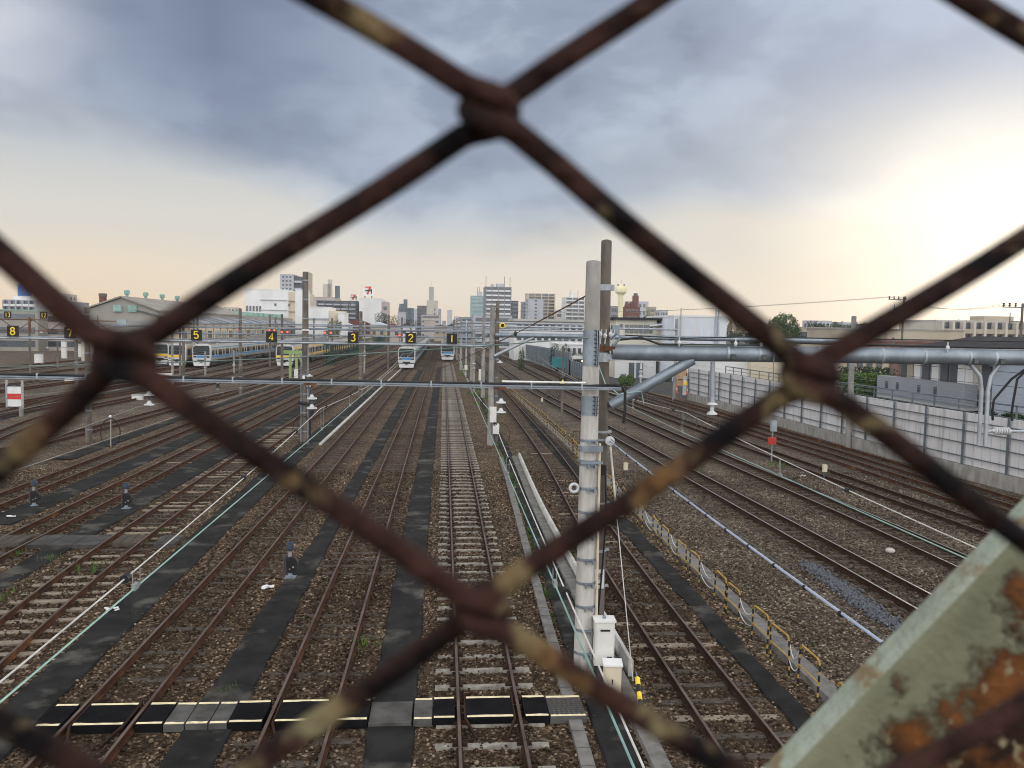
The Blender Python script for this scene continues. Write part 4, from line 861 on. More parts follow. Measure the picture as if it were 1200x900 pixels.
p86 = portal('second gantry with lattice left span behind the numbered gantry', 86,
    [(-20.5, 8.8, .18, 'concrete_dark'), (-8.45, 8.75, .19, 'concrete_dark'), (4.15, 8.7, .19, 'concrete'), (-36.5, 8.0, .17, 'concrete_dark'), (24.5, 8.6, .18, 'concrete')],
    [(-36.5, 4, 6.24, .075, 'galv'), (-36.5, 4, 6.95, .05, 'galv'), (4.2, 24.5, 7.5, .11, 'galv_pale'), (4.2, 24.5, 6.75, .11, 'galv')], [((4.3, 5.4), (7.2, 6.7), .1)])
m = MB()
m.bar((-72, -.2, 7.30), (-33, -.2, 7.30), .12, .10); m.bar((-72, -.2, 6.2), (-33, -.2, 6.2), .12, .10); m.bar((-72, .8, 7.30), (-33, .8, 7.30), .10, .08)
for i in range(13): x = -72+i*3; m.bar((x, -.2, 6.2), (x+1.5, -.2, 7.3), .07, .06); m.bar((x+1.5, -.2, 7.3), (x+3, -.2, 6.2), .07, .06)
m.build('lattice_beam', 'rust', p86, smooth=False)
for x in (-46, -58, -71): shaft(p86, (x, .3), 7.9, .19, .16, 'concrete_dark')
m = MB(); 
for x in (-44, -40.8, -37.2, -49): m.box((x, -.2, 6.75), (.16, .14, 1.5)); 
m.build('hanger', 'rust', p86, smooth=False)
p115 = portal('third gantry, a low grey frame just behind the near gantries', 113, [(3.86, 8.3, .19, 'concrete'), (-21.5, 8.6, .18, 'concrete_dark'), (-34.3, 8.4, .18, 'concrete_dark')], [(-50, 3.9, 6.7, .09, 'galv'), (3.9, 22, 7.1, .12, 'galv_pale'), (3.9, 22, 8.0, .10, 'galv_pale')], [((4, 5.4), (7, 7.0), .11)])
p142 = portal('fourth gantry behind the blue fronted trains', 142, [(-9.3, 9.2, .2, 'concrete_dark'), (3.0, 9.0, .2, 'concrete'), (-29, 8.8, .18, 'concrete_dark'), (-40.8, 8.8, .18, 'concrete_dark')], [(-52, 3, 6.5, .10, 'galv'), (-52, 3, 7.3, .06, 'galv'), (3, 24, 8.2, .15, 'galv_pale'), (3, 24, 7.0, .12, 'galv_pale')])
p185 = portal('fifth gantry seen small above the parked trains', 185, [(-9.2, 9.2, .22, 'concrete_dark'), (2.9, 9.3, .22, 'concrete'), (5.2, 8.2, .2, 'concrete_dark'), (-24.4, 8.8, .2, 'concrete_dark'), (-36.6, 8.8, .2, 'concrete_dark')], [(-60, 2.9, 7.0, .13, 'galv'), (2.9, 26, 8.3, .18, 'galv_pale'), (2.9, 26, 7.3, .13, 'galv_pale')])
p230 = portal('farthest of the gantries before the city', 235, [(-9.2, 9.4, .25, 'concrete_dark'), (2.9, 9.4, .25, 'concrete_dark'), (8, 8.2, .22, 'concrete'), (-36, 9, .22, 'concrete_dark')], [(-60, 3, 7.3, .16, 'galv'), (3, 28, 8.7, .22, 'galv_pale'), (3, 28, 7.7, .18, 'galv_pale')])
for lab, x, y, h in (('lone grey mast between the second gantry and trains at left', -31.0, 98, 7.6), ('thin mast right of the concrete sleeper track, beside pale junction boxes', 3.6, 97, 7.4), ('short post with white insulators standing left of the yellow fronted train', -32.9, 118, 3.3), ('second short post with white insulators beside the blue striped train', -30.0, 122, 3.4), ('slim mast left of the thick banded gantry pole of the numbers', -12.0, 128, 7.8)):
    r = conc_pole('catenary_mast', lab, (x, y), h, .15, .11, 'concrete', n=10)
    m = MB()
    for z in (h*.35, h*.42): m.lathe([(.05, .1), (.22, .02), (.22, -.04), (.05, -.06)], (0, 0, z), 10)
    m.build('insulator', 'porcelain', r)
px, py = G(658, 497)
r = conc_pole('catenary_mast', 'lone thin brown post with a small triangle sign, among the main lines', (px, py), 6.0, .11, .09, 'concrete_dark', n=10)
m = MB(); m.b2((-.28, -.16, 3.05), (.28, -.12, 3.6)); s0 = m.build('sign_plate', 'black', r, smooth=False)
m = MB(); m.add([(-.2, -.166, 3.14), (.2, -.166, 3.14), (0, -.166, 3.5)], [(0, 1, 2)]); m.build('triangle', 'sign_yellow', s0, smooth=False)

# ---- number signs
def arc(cx, cy, rx, ry, a0, a1, n=10): return [(cx+rx*cos(radians(a0+(a1-a0)*i/n)), cy+ry*sin(radians(a0+(a1-a0)*i/n))) for i in range(n+1)]
DIG = {'1': [[(0, .88), (0, -.88)]],
 '2': [arc(0, .42, .60, .46, 165, -35)+[(-.60, -.86), (.66, -.86)]],
 '3': [arc(0, .44, .52, .42, 150, -80)+arc(0, -.43, .60, .45, 80, -155)],
 '4': [[(.62, -.42), (-.66, -.42), (.22, .88), (.22, -.88)]],
 '5': [[(.56, .86), (-.5, .86), (-.58, .05)]+arc(0, -.32, .62, .54, 140, -150)],
 '7': [[(-.62, .84), (.62, .84), (-.12, -.88)]],
 '8': [arc(0, .44, .50, .42, 0, 360, 18), arc(0, -.43, .60, .45, 0, 360, 18)]}
def number_sign(txt, px, py, Y, size, label):
    x, y, z = D(px, py, Y); r = thing('number_sign', label, 'sign', (x, y-.32, z), 0, 'track number signs on the gantries'); h = size/2
    m = MB(); m.b2((-h, -.03, -h), (h, .03, h)); m.build('plate', 'black', r, smooth=False)
    w = h*.60 if len(txt) == 1 else h*.36
    for i, ch in enumerate(txt):
        ox = (i-(len(txt)-1)/2)*h*.82; m = MB()
        for st in DIG[ch]:
            sc = .62 if len(txt) > 1 else 1
            m.tube([(ox+a*w*(1.0 if len(txt) == 1 else .9), -.045, b*h*.74) for a, b in st], size*.062*(1.0 if len(txt) == 1 else .75), 6)
        m.build('digit', 'sign_yellow', r)
    m = MB()
    for s in (-.6, .6): m.box((s*h, .06, -h-.02 if Y < 60 else h*.2), (.03, .03, .12 if Y < 60 else size))
    m.build('bracket', 'galv', r)
for t, px, py in (('8', 18.5, 388), ('7', 85, 390), ('5', 232, 392.5), ('4', 319.5, 394.5), ('3', 414.5, 395.5), ('2', 481.5, 396), ('1', 529.5, 396.8)):
    number_sign(t, px, py, 51.5, .65, 'black square sign with yellow number %s on the numbered gantry' % t)
for t, px, py in (('13', 11, 369), ('12', 53, 369.5), ('11', 68, 370)):
    number_sign(t, px, py, 86, .66, 'small black sign with yellow number %s above the brown lattice beam' % t)
# red and white board
x, y = G(25, 488); r = thing('marker_board', 'white board with a red middle band on a grey frame and single post, far left', 'sign', (x-.45, y, 0))
m = MB(); m.b2((-.12+.45, -.1, 0), (.12+.45, .1, .8)); m.build('post', 'concrete', r, smooth=False)
m = MB(); m.b2((-.62, -.08, .68), (-.50, .08, 2.75)); m.b2((.50, -.08, .68), (.62, .08, 2.75)); m.build('frame', 'galv_pale', r, smooth=False)
m = MB(); m.b2((-.5, -.05, .75), (.5, .03, 1.29)); m.b2((-.5, -.05, 1.73), (.5, .03, 2.27)); m.build('white_band', 'white', r, smooth=False)
m = MB(); m.b2((-.5, -.052, 1.29), (.5, .03, 1.73)); m.build('red_band', 'red', r, smooth=False)
m = MB(); m.b2((-.5, -.07, .68), (.5, .05, .75)); m.b2((-.5, -.07, 2.27), (.5, .05, 2.37)); m.build('black_edge', 'black', r, smooth=False)
# red signals on the second gantry
for lab, px, py, Y in (('pair of red signal lamps above the number 4', 319.5, 387, 100), ('pair of red signal lamps right of the number 4', 334.5, 389, 85.5), ('pair of red signal lamps left of the number 3', 385, 390, 85.5), ('red signal lamp left of the number 2', 468.5, 393, 85.5), ('dim red signal lamp left of the number 4', 281.5, 386.5, 100)):
    x, y, z = D(px, py, Y); r = thing('signal_lamp', lab, 'railway signal', (x, y-.4, z)); two = 'pair' in lab
    m = MB(); m.b2((-.42 if two else -.16, -.06, -.18), (.42 if two else .16, .12, .18)); m.box((0, .12, -.6), (.05, .05, .9)); m.build('housing', 'steel_dark', r, smooth=False)
    for s in ((-.28, .28) if two else (0,)):
        m = MB(); m.lathe([(.10, .06), (.10, .09), (.05, .12)], (s, 0, 0), 12, (0, -1, 0)); m.build('red_lens', 'lamp_red', r)

# ================================================================== TRAINS
def cars_mesh():
    L, Wd = 19.5, 2.9; o = {}
    prof = [(-1.36, 1.05), (-1.45, 1.4), (-1.45, 2.9), (-1.38, 3.32), (-1.05, 3.62), (-.5, 3.74), (.5, 3.74), (1.05, 3.62), (1.38, 3.32), (1.45, 2.9), (1.45, 1.4), (1.36, 1.05)]
    n = len(prof); vs = [(x, 0, z) for x, z in prof]+[(x, L, z) for x, z in prof]
    m = MB(); m.add(vs, [tuple(range(n)), tuple(range(n, 2*n))[::-1]]+[(i, n+i, n+(i+1) % n, (i+1) % n) for i in range(n)]); o['body'] = m
    m = MB(); m.b2((-.95, 1.2, 3.66), (.95, 4.6, 3.98)); m.b2((-.9, 7.3, 3.66), (.9, 12.2, 4.04)); m.b2((-.95, 14.8, 3.66), (.95, 18.2, 3.98)); o['roof_unit'] = m
    m = MB()
    for yy in (1.2, 14.6): m.b2((-1.2, yy, .25), (1.2, yy+3.4, 1.0))
    m.b2((-1.25, 6, .4), (1.25, 13, 1.04)); o['underframe'] = m
    w = MB(); d = MB()
    for i in range(5):
        if i < 4: yy = 2.4+i*4.6; d.b2((-1.456, yy, 1.2), (1.456, yy+1.3, 3.0))
    o['window'] = [(2.4+i*4.6+1.9, 2.2) for i in range(3)]+[(.35, 1.5), (17.75, 1.3)]
    o['door'] = [2.4+i*4.6 for i in range(4)]
    return o
CM = cars_mesh(); CD = {}
for k, mat in (('body', 'train_steel'), ('roof_unit', 'train_roof'), ('underframe', 'train_under')):
    ob = CM[k].build(k, mat, smooth=(k == 'body')); CD[k] = ob.data; bpy.data.objects.remove(ob)
def mesh_of(mb, mat, smooth=False): ob = mb.build('tmp', mat, smooth=smooth); d = ob.data; bpy.data.objects.remove(ob); return d
CD['window'] = mesh_of(MB().b2((-1.462, 0, 1.85), (1.462, 2.2, 2.78)), 'glass')
CD['dpane'] = mesh_of(MB().b2((-1.466, 0, 1.9), (1.466, .95, 2.75)), 'glass')
CD['door'] = mesh_of(MB().b2((-1.457, 0, 1.15), (1.457, 1.25, 2.95)), 'train_steel')
for c in ('blue', 'yellow'):
    CD['stripe_'+c] = mesh_of(MB().b2((-1.459, .02, 1.5), (1.459, 19.48, 1.78)).b2((-1.459, .02, 3.02), (1.459, 19.48, 3.18)), 'band_'+c)
def put(parent, name, data, loc=(0, 0, 0), sc=None):
    o = bpy.data.objects.new(name, data); COL.objects.link(o); o.parent = parent; o.location = loc
    if sc: o.scale = sc
    return o
def train(label, x, y, col, ncars=9, rz=0.0, detail=6):
    root = thing('commuter_train', label, 'train', (x, y, .175), rz, 'trains parked in the yard')
    for i in range(ncars):
        b = put(root, 'car_body', CD['body'], (0, .35+i*20.0, 0))
        put(b, 'roof_unit', CD['roof_unit']); put(b, 'underframe', CD['underframe']); put(b, 'colour_stripe', CD['stripe_'+col])
        if i < detail:
            for yy in CM['door']: put(b, 'door', CD['door'], (0, yy, 0)); put(b, 'window', CD['dpane'], (0, yy+.15, .002))
            for yy, ln in CM['window']: put(b, 'window', CD['window'], (0, yy, 0), (1, ln/2.2, 1))
    # cab front
    m = MB(); pr = [(-1.40, 1.0), (-1.46, 1.4), (-1.46, 3.05), (-1.30, 3.5), (-.9, 3.7), (.9, 3.7), (1.30, 3.5), (1.46, 3.05), (1.46, 1.4), (1.40, 1.0)]; n = len(pr)
    vs = [(a, .40, b) for a, b in pr]+[(a*.97, -.02, 1.0+(b-1.0)*.985) for a, b in pr]; m.add(vs, [tuple(range(n))[::-1], tuple(range(n, 2*n))]+[(i, (i+1) % n, n+(i+1) % n, n+i) for i in range(n)]); fr = m.build('cab_front', 'train_white', root, smooth=False)
    m = MB(); m.add([(-1.28, -.035, 1.92), (1.28, -.035, 1.92), (1.28, -.035, 3.1), (1.12, -.035, 3.42), (-1.12, -.035, 3.42), (-1.28, -.035, 3.1), (-1.28, .1, 1.92), (1.28, .1, 1.92), (1.28, .1, 3.1), (1.12, .1, 3.42), (-1.12, .1, 3.42), (-1.28, .1, 3.1)], [(0, 1, 2, 3, 4, 5)]+[(i, 6+i, 6+(i+1) % 6, (i+1) % 6) for i in range(6)]); m.build('windscreen', 'glass', fr, smooth=False)
    m = MB(); w = 1.36 if col == 'yellow' else .72; m.b2((-w, -.055, 1.50), (w, .02, 1.84)); m.build('colour_band', 'band_'+col, fr, smooth=False)
    for s in (-1, 1):
        m = MB(); m.b2((s*.74, -.05, 1.26) if col == 'yellow' else (s*.80, -.05, 1.52), (s*1.22, .02, 1.44) if col == 'yellow' else (s*1.26, .02, 1.78)); m.build('headlight', 'black', fr, smooth=False)
    m = MB(); m.b2((-.62, -.06, .86), (.62, .1, 1.2)); m.b2((-.18, -.35, .75), (.18, .1, .98)); m.build('coupler', 'black', fr, smooth=False)
    m = MB(); m.add([(-1.32, -.12, .85), (1.32, -.12, .85), (1.12, -.25, .20), (-1.12, -.25, .20), (-1.32, .35, .85), (1.32, .35, .85), (1.2, .35, .20), (-1.2, .35, .20)], [(0, 3, 2, 1), (4, 5, 6, 7), (0, 1, 5, 4), (1, 2, 6, 5), (2, 3, 7, 6), (3, 0, 4, 7)]); m.build('skirt', 'train_white', fr, smooth=False)
    m = MB(); m.tube([(-.9, 9, 4.0), (0, 8.2, 4.5), (.9, 9, 4.0)], .03, 5); m.tube([(-.8, 8, 4.72), (.8, 8, 4.72)], .035, 5); m.tube([(0, 8.2, 4.5), (0, 8, 4.72)], .03, 5); put_p = m.build('pantograph', 'steel_dark', root); put_p.location = (0, 20, 0)
    return root
train('blue fronted silver train standing under the number 2', -6.15, 140.3, 'blue', 8)
train('blue fronted silver train farther back, standing under the number 1', .9, 177, 'blue', 7)
train('yellow banded silver train left of the blue striped one', -42.6, 137, 'yellow', 9)
train('blue striped silver train parked between two yellow banded ones', -38.7, 136.7, 'blue', 9)
train('yellow banded train behind the lime green posts, near the photo centre left', -26.5, 141.5, 'yellow', 9)
train('yellow topped train at the far left, mostly behind the fence wire', -46.6, 141, 'yellow', 9)
# green wash platform and lime posts by the yellow train
gp_ = thing('service_platform', 'dark green platform railing running along the yellow banded train', 'platform', (-21.2, 150, 0))
m = MB()
for i in range(48): yy = i*3.2; m.box((0, yy, 1.9), (.14, .14, 3.8)); m.box((1.1, yy, 1.9), (.14, .14, 3.8))
m.build('posts', 'green_steel', gp_, smooth=False, kind='stuff')
m = MB(); m.b2((-.1, 0, 1.0), (1.2, 150, 1.12)); m.b2((-.08, 0, 3.7), (1.2, 150, 3.85)); m.b2((1.07, 0, 2.2), (1.13, 150, 2.28)); m.build('deck', 'green_steel', gp_, smooth=False)
lp = thing('portal_frame', 'lime green post frame in front of the yellow banded train', 'frame', (*G(345, 443), 0))
m = MB(); m.b2((-.75, 0, 0), (-.42, .3, 3.3)); m.b2((.1, 0, 0), (.42, .3, 3.3)); m.build('post', 'lime_steel', lp, smooth=False)
m = MB(); m.b2((-1.6, -.05, 3.3), (1.2, .35, 3.75)); m.bar((.6, .15, 3.3), (1.5, .15, .2), .25, .2); m.build('top', 'lime_steel', lp, smooth=False)
m = MB(); m.b2((.0, -.15, 0), (.5, -.02, 1.2)); m.build('white_cover', 'white', lp, smooth=False)

# ---- signal cabinets and small kit at far left
for lab, a, b, Y, mat in (('pale equipment cabinet under the number 7, left one of the pair', (71.5, 400), (77, 416), 165, 'box_white'), ('pale lavender cabinet under the number 7, right one of the pair', (88, 403), (95, 414.5), 172, 'box_white'), ('grey signal hut behind the cabinets at left', (95, 400), (114, 419), 155, 'b_beige'), ('white equipment case low beside tracks at far left', (40, 415), (48, 423), 143, 'box_white')):
    A0 = D(*a, Y); B0 = D(*b, Y); r = thing('equipment_cabinet', lab, 'cabinet', ((A0[0]+B0[0])/2, Y, 0)); w = (B0[0]-A0[0])/2
    m = MB(); m.b2((-w, 0, 0), (w, w*1.6, A0[2])); m.build('body', mat, r, smooth=False)
    m = MB(); m.b2((-w-.06, -.06, A0[2]), (w+.06, w*1.6+.06, A0[2]+.08)); m.build('roof', 'galv', r, smooth=False)
    m = MB(); m.b2((-w*.7, -.03, .2), (w*.7, -.002, A0[2]*.9)); m.build('door', mat, r, smooth=False)
# rings and ropes at left by the fence wire
x, y = G(136, 524); r = thing('cable_loop', 'black cable loop on a small post by the left tracks', 'cable', (x-.3, y, 0))
m = MB(); m.ring((0, 0, .85), .55, .03, 'y', 26, 6, 1.5); m.build('loop', 'black', r)
m = MB(); m.tube([(0, 0, 0), (0, .05, 1.75)], .04, 8); m.build('post', 'concrete', r)
m = MB(); ball(m, (0, 0, 1.78), .09); m.build('white_cap', 'white', r)

# ================================================================== RIGHT SIDE
nb = thing('noise_barrier', 'long grey panel wall with dark posts and rails on the right', 'wall', (0, 0, 0))
WL = [(26.4, 87), (26.6, 80), (26.6, 60), (26.75, 45), (27.3, 36), (28.0, 22)]
F = resample(WL, 3.05)
m = MB(); m.sweep([(-.18, -.1), (.18, -.1), (.18, .72), (-.18, .72)], [(x, y, 0) for x, y in resample(WL, 2)]); m.build('base', 'concrete', nb)
for a, b in zip(F, F[1:]):
    c = ((a[0]+b[0])/2, (a[1]+b[1])/2); rz = atan2(b[1]-a[1], b[0]-a[0]); L = hypot(b[0]-a[0], b[1]-a[1])
    m = MB(); n = 5
    for i in range(n):
        u = (i+.5)/n-.5; m.box((c[0]+cos(rz)*u*L+.06, c[1]+sin(rz)*u*L, 2.08), (L/n-.025, .08, 2.68), rz)
    m.build('panel', 'wall_panel', nb, smooth=False)
    m = MB()
    for z in (1.15, 1.85, 2.5, 3.0): m.box((c[0]-.09, c[1], z), (L, .05, .055), rz)
    m.build('rail', 'bluegrey_steel', nb, smooth=False)
for x, y in F:
    m = MB(); m.box((x-.11, y, 2.0), (.09, .09, 2.9)); m.build('post', 'bluegrey_steel', nb, smooth=False)
# street railing above the wall
sr = thing('street_railing', 'dark pipe railing along the street above the grey wall', 'railing', (0, 0, 0))
R_ = [(28.6, 82), (28.7, 60), (28.9, 45), (29.5, 34), (30.3, 22)]; F = resample(R_, 2.2)
m = MB(); m.tube([(x, y, 3.85) for x, y in F], .045, 7); m.tube([(x, y, 3.2) for x, y in F], .025, 6); m.tube([(x, y, 3.5) for x, y in F], .02, 6); m.build('rail', 'bluegrey_steel', sr)
for x, y in F: m = MB(); m.box((x, y, 2.72), (.07, .07, 2.24)); m.build('post', 'bluegrey_steel', sr, smooth=False)
m = MB(); m.sweep([(-.12, 1.4), (.12, 1.4), (.12, 2.5), (-.12, 2.5)], [(x+.5, y, 0) for x, y in F]); m.build('plinth', 'bluegrey_steel', sr)
# grey slatted fence along the curve
gf = thing('slat_fence', 'grey vertical slat fence along the outer main line, right of centre', 'fence', (0, 0, 0))
P_ = [G(612, 421), G(640, 429), G(668, 440)]; P2_ = [G(668, 440), G(690, 449), G(712, 458)]
for i, (pp, h) in enumerate(((P_, 3.6), (P2_, 2.4))):
    m = MB(); m.sweep([(-.05, .3), (.05, .3), (.05, h), (-.05, h)], [(x, y, 0) for x, y in resample(pp, 2)]); m.build('panel', 'bluegrey_steel', gf)
    for x, y in resample(pp, 2.2): m = MB(); m.box((x-.1, y, h/2+.05), (.16, .16, h+.1)); m.build('post', 'galv', gf, smooth=False)
# handrail between tracks right of centre
hr = thing('track_railing', 'low thin railing of many pickets between the right tracks', 'railing', (0, 0, 0))
A_, B_ = np.array(G(858, 518)), np.array(G(735, 466)); n = 26
m = MB(); m.tube([(*A_, 1.1), (*B_, 1.1)], .03, 6); m.tube([(*A_, .6), (*B_, .6)], .02, 6); m.build('rail', 'steel_dark', hr)
for i in range(n): p = A_+(B_-A_)*i/(n-1); m = MB(); m.tube([(*p, 0), (*p, 1.1)], .03, 6); m.build('picket', 'steel_dark', hr)
# stacked cartons, cones, truck
bx = np.array(G(797, 452)); CG = 'brown cartons stacked on the paved lot'
q = 0
for j, (row, z) in enumerate((((0, 1.1, 2.2, 3.3), 0), ((.1, 1.25, 2.3, 3.4), .9), ((.2, 2.4, 3.5), 1.75))):
    for i, u in enumerate(row):
        r = thing('carton_stack', '', 'cartons', (bx[0]+u, bx[1]+random.uniform(-.2, .2), z+.03), random.uniform(-.08, .08), CG)
        m = MB(); m.b2((-.5, -.5, 0), (.5, .5, .84)); m.build('carton', 'card', r, smooth=False)
        m = MB(); m.b2((-.06, -.504, .003), (.06, .504, .845)); m.b2((-.504, -.504, .4), (.504, .504, .44)); m.build('tape', 'b_tan', r, smooth=False)
        r['label'] = 'brown carton in the %s row of the carton stack, %s from the left' % (('bottom', 'middle', 'top')[j], words[i])
m = MB(); 
for lab, px, py in (('leftmost orange traffic cone by the carton stack', 792.5, 461), ('orange traffic cone in the middle of three by the cartons', 806, 462), ('rightmost orange traffic cone, nearest the grey wall', 821.5, 466)):
    x, y = G(px, py); r = thing('traffic_cone', lab, 'traffic cone', (x, y, .03), 0, 'traffic cones on the paved lot')
    m = MB(); m.lathe([(.16, .04), (.05, .95), (.03, .98)], (0, 0, 0), 12); m.build('cone', 'orange', r)
    m = MB(); m.b2((-.22, -.22, 0), (.22, .22, .05)); m.build('foot', 'orange', r, smooth=False)
    m = MB(); m.lathe([(.125, .42), (.095, .62)], (0, 0, 0), 12); m.build('white_collar', 'white', r)
x, y = G(801, 463); r = thing('control_box', 'pale control post with a yellow box between the traffic cones', 'post', (x, y-.3, 0)); m = MB(); m.b2((-.18, -.15, 0), (.18, .15, 2.2)); m.build('post', 'trough_white', r, smooth=False); m = MB(); m.b2((-.14, -.24, 1.2), (.16, -.155, 1.6)); m.build('yellow_box', 'sign_yellow', r, smooth=False)
x, y = G(667, 441.5); tk = thing('truck', 'white and teal truck with three lit lamps behind the slatted fence', 'truck', (21.8, 133, 0), .35)
m = MB(); m.b2((-1.1, 0, .6), (1.1, 1.9, 2.7)); m.b2((-1.05, .1, 2.7), (1.05, 1.8, 2.95)); m.build('cab', 'white', tk, smooth=False)
m = MB(); m.b2((-1.15, 2.0, .9), (1.15, 7, 2.6)); m.build('cargo_body', 'teal', tk, smooth=False)
m = MB(); m.b2((-.95, -.03, 1.55), (.95, .05, 2.5)); m.build('windscreen', 'glass', tk, smooth=False)
m = MB(); m.b2((-1.05, -.04, .5), (1.05, .05, 1.4)); m.build('grille', 'black', tk, smooth=False)
for a, b in ((-.75, 1.0), (.05, 1.6), (.78, 2.2)):
    m = MB(); m.lathe([(.16, .04), (.16, .09), (.05, .12)], (a, 0, b), 10, (0, -1, 0)); m.build('headlamp', 'lamp_warm', tk)
for yy in (.9, 5.4):
    for s in (-1, 1): m = MB(); m.lathe([(.42, -.14), (.46, -.1), (.46, .1), (.42, .14)], (s*1.0, yy, .46), 14, (1, 0, 0)); m.build('wheel', 'black', tk)
# small things on the ballast
x, y = G(1043, 648); r = MB(); ball(r, (0, 0, .08), .16, 10, .6); tag(r.build('bag', 'b_pink', loc=(x, y, 0)), 'pale pinkish bag lying between the main lines', 'bag')
for lab, px, py in (('white papers on the gravel behind the messenger wire at right', 940, 559), ('white clamp plates beside the first main line rail', 778, 557), ('white scrap between the two left small signals', 12, 607), ('white debris near the small middle signal', 312, 691), ('white shell shaped insulator by the left contact wire', 131, 717)):
    x, y = G(px, py); m = MB()
    for i in range(5): m.box((random.uniform(-.16, .16), random.uniform(-.1, .1), .04+.008*i), (random.uniform(.06, .2), random.uniform(.04, .12), .02), random.uniform(0, 3))
    tag(m.build('litter', 'white', loc=(x, y, .02), smooth=False), lab, 'litter')
x, y = G(908, 541); r = thing('signal_post', 'short post with red box and grey head among right tracks', 'railway signal', (x-.2, y, 0))
m = MB(); m.tube([(0, 0, 0), (0, 0, 2.3)], .05, 8); m.build('post', 'galv', r)
m = MB(); m.b2((-.22, -.1, 1.0), (.2, .1, 1.4)); m.build('red_box', 'signal_red', r, smooth=False)
m = MB(); m.b2((-.12, -.12, 1.75), (.2, .1, 2.35)); m.build('head', 'galv_pale', r, smooth=False)
for lab, px, py in (('small white topped marker post between main lines, nearer one', 966, 561), ('small white topped marker post behind the anchor cable', 733, 559), ('small white marker post on the grey gravel beyond the hoops', 635, 475)):
    x, y = G(px, py); r = thing('marker_post', lab, 'marker', (x, y, 0)); m = MB(); m.tube([(0, 0, 0), (0, 0, .4)], .05, 8); m.build('stem', 'steel_dark', r); m = MB(); m.b2((-.1, -.08, .36), (.1, .08, .72)); m.build('top', 'b_cream', r, smooth=False)
x, y = G(676, 531); r = thing('rusty_frame', 'small dark rusty frame beside the hoops just left of the near pole', 'frame', (x, y, 0))
m = MB(); m.bar((-.25, 0, 0), (-.25, 0, 1.3), .06); m.bar((.15, 0, 0), (.15, 0, 1.3), .06); m.bar((-.28, 0, 1.3), (.18, 0, 1.3), .06); m.bar((-.25, 0, .6), (.15, 0, .6), .05); m.build('bars', 'rust', r)
for lab, px, py, h in (('white sided junction box on a stand left of the mid distance pole', 563.5, 448, 1.4),):
    x, y = G(px, py); r = thing('junction_box', lab, 'cabinet', (x, y, 0)); m = MB(); m.b2((-.3, 0, .25), (.3, .4, 1.75)); m.build('body', 'box_white', r, smooth=False); m = MB(); m.b2((-.2, .1, 0), (.2, .3, .25)); m.build('stand', 'concrete', r, smooth=False)
# ---- more masts and kit crowding the far left of the yard
for lab, x, y, h in (('grey mast beside the pale equipment cabinets at far left', -60, 150, 8.2), ('brown mast under the lattice gantry left of the number 8', -49.5, 104, 7.6), ('thin mast between the parked trains and the gabled hall', -51, 175, 8.0), ('stub post with lamps between the leftmost storage tracks', -57, 128, 4.2), ('mast at the end of the leftmost storage track', -68, 165, 8.2), ('slim mast just left of the number 5', -33.2, 108, 7.9)):
    r = conc_pole('catenary_mast', lab, (x, y), h, .16, .12, 'concrete_dark', n=10)
    m = MB(); m.bar((-1.6, 0, h*.78), (1.6, 0, h*.78), .08); m.build('bracket_arm', 'galv', r, smooth=False)
    for s in (-1.4, 1.4): m = MB(); m.lathe([(.04, .1), (.16, .02), (.16, -.05), (.04, -.08)], (s, 0, h*.78-.12), 10); m.build('insulator', 'porcelain', r)
for lab, x, y in (('low white point machine box among the left turnouts, near one', -28.5, 80), ('low white point machine box among the left turnouts, far one', -45, 104), ('low grey point machine box right of the red and white board', -35.8, 86)):
    r = thing('point_machine', lab, 'point machine', (x, y, 0)); m = MB(); m.b2((-.45, -.25, 0), (.45, .25, .42)); m.build('body', 'box_white' if 'white' in lab.split()[1] else 'galv', r, smooth=False)
    m = MB(); m.b2((-.48, -.28, .42), (.48, .28, .5)); m.build('lid', 'galv_pale', r, smooth=False)
    m = MB(); m.bar((.45, 0, .2), (1.5, 0, .12), .06); m.build('rod', 'steel_dark', r, smooth=False)
for lab, x, y, h in (('slim pale mast just right of the concrete sleeper track, before the cluster of poles', 4.5, 76, 6.9), ('pale mast of the pole cluster right of the train under the 1', 3.4, 124, 8.4), ('leaning thin pipe post in the pole cluster above the concrete sleeper track', 4.9, 104, 7.8)):
    r = conc_pole('catenary_mast', lab, (x, y), h, .13, .10, 'galv_pale', n=10)
    for z in (h*.5, h*.6): m = MB(); m.lathe([(.14, -.06), (.15, .06)], (0, 0, z), 10); m.build('band', 'galv', r)
    m = MB(); m.b2((-.22, -.35, 1.0), (.22, -.12, 1.7)); m.build('box', 'box_white', r, smooth=False)
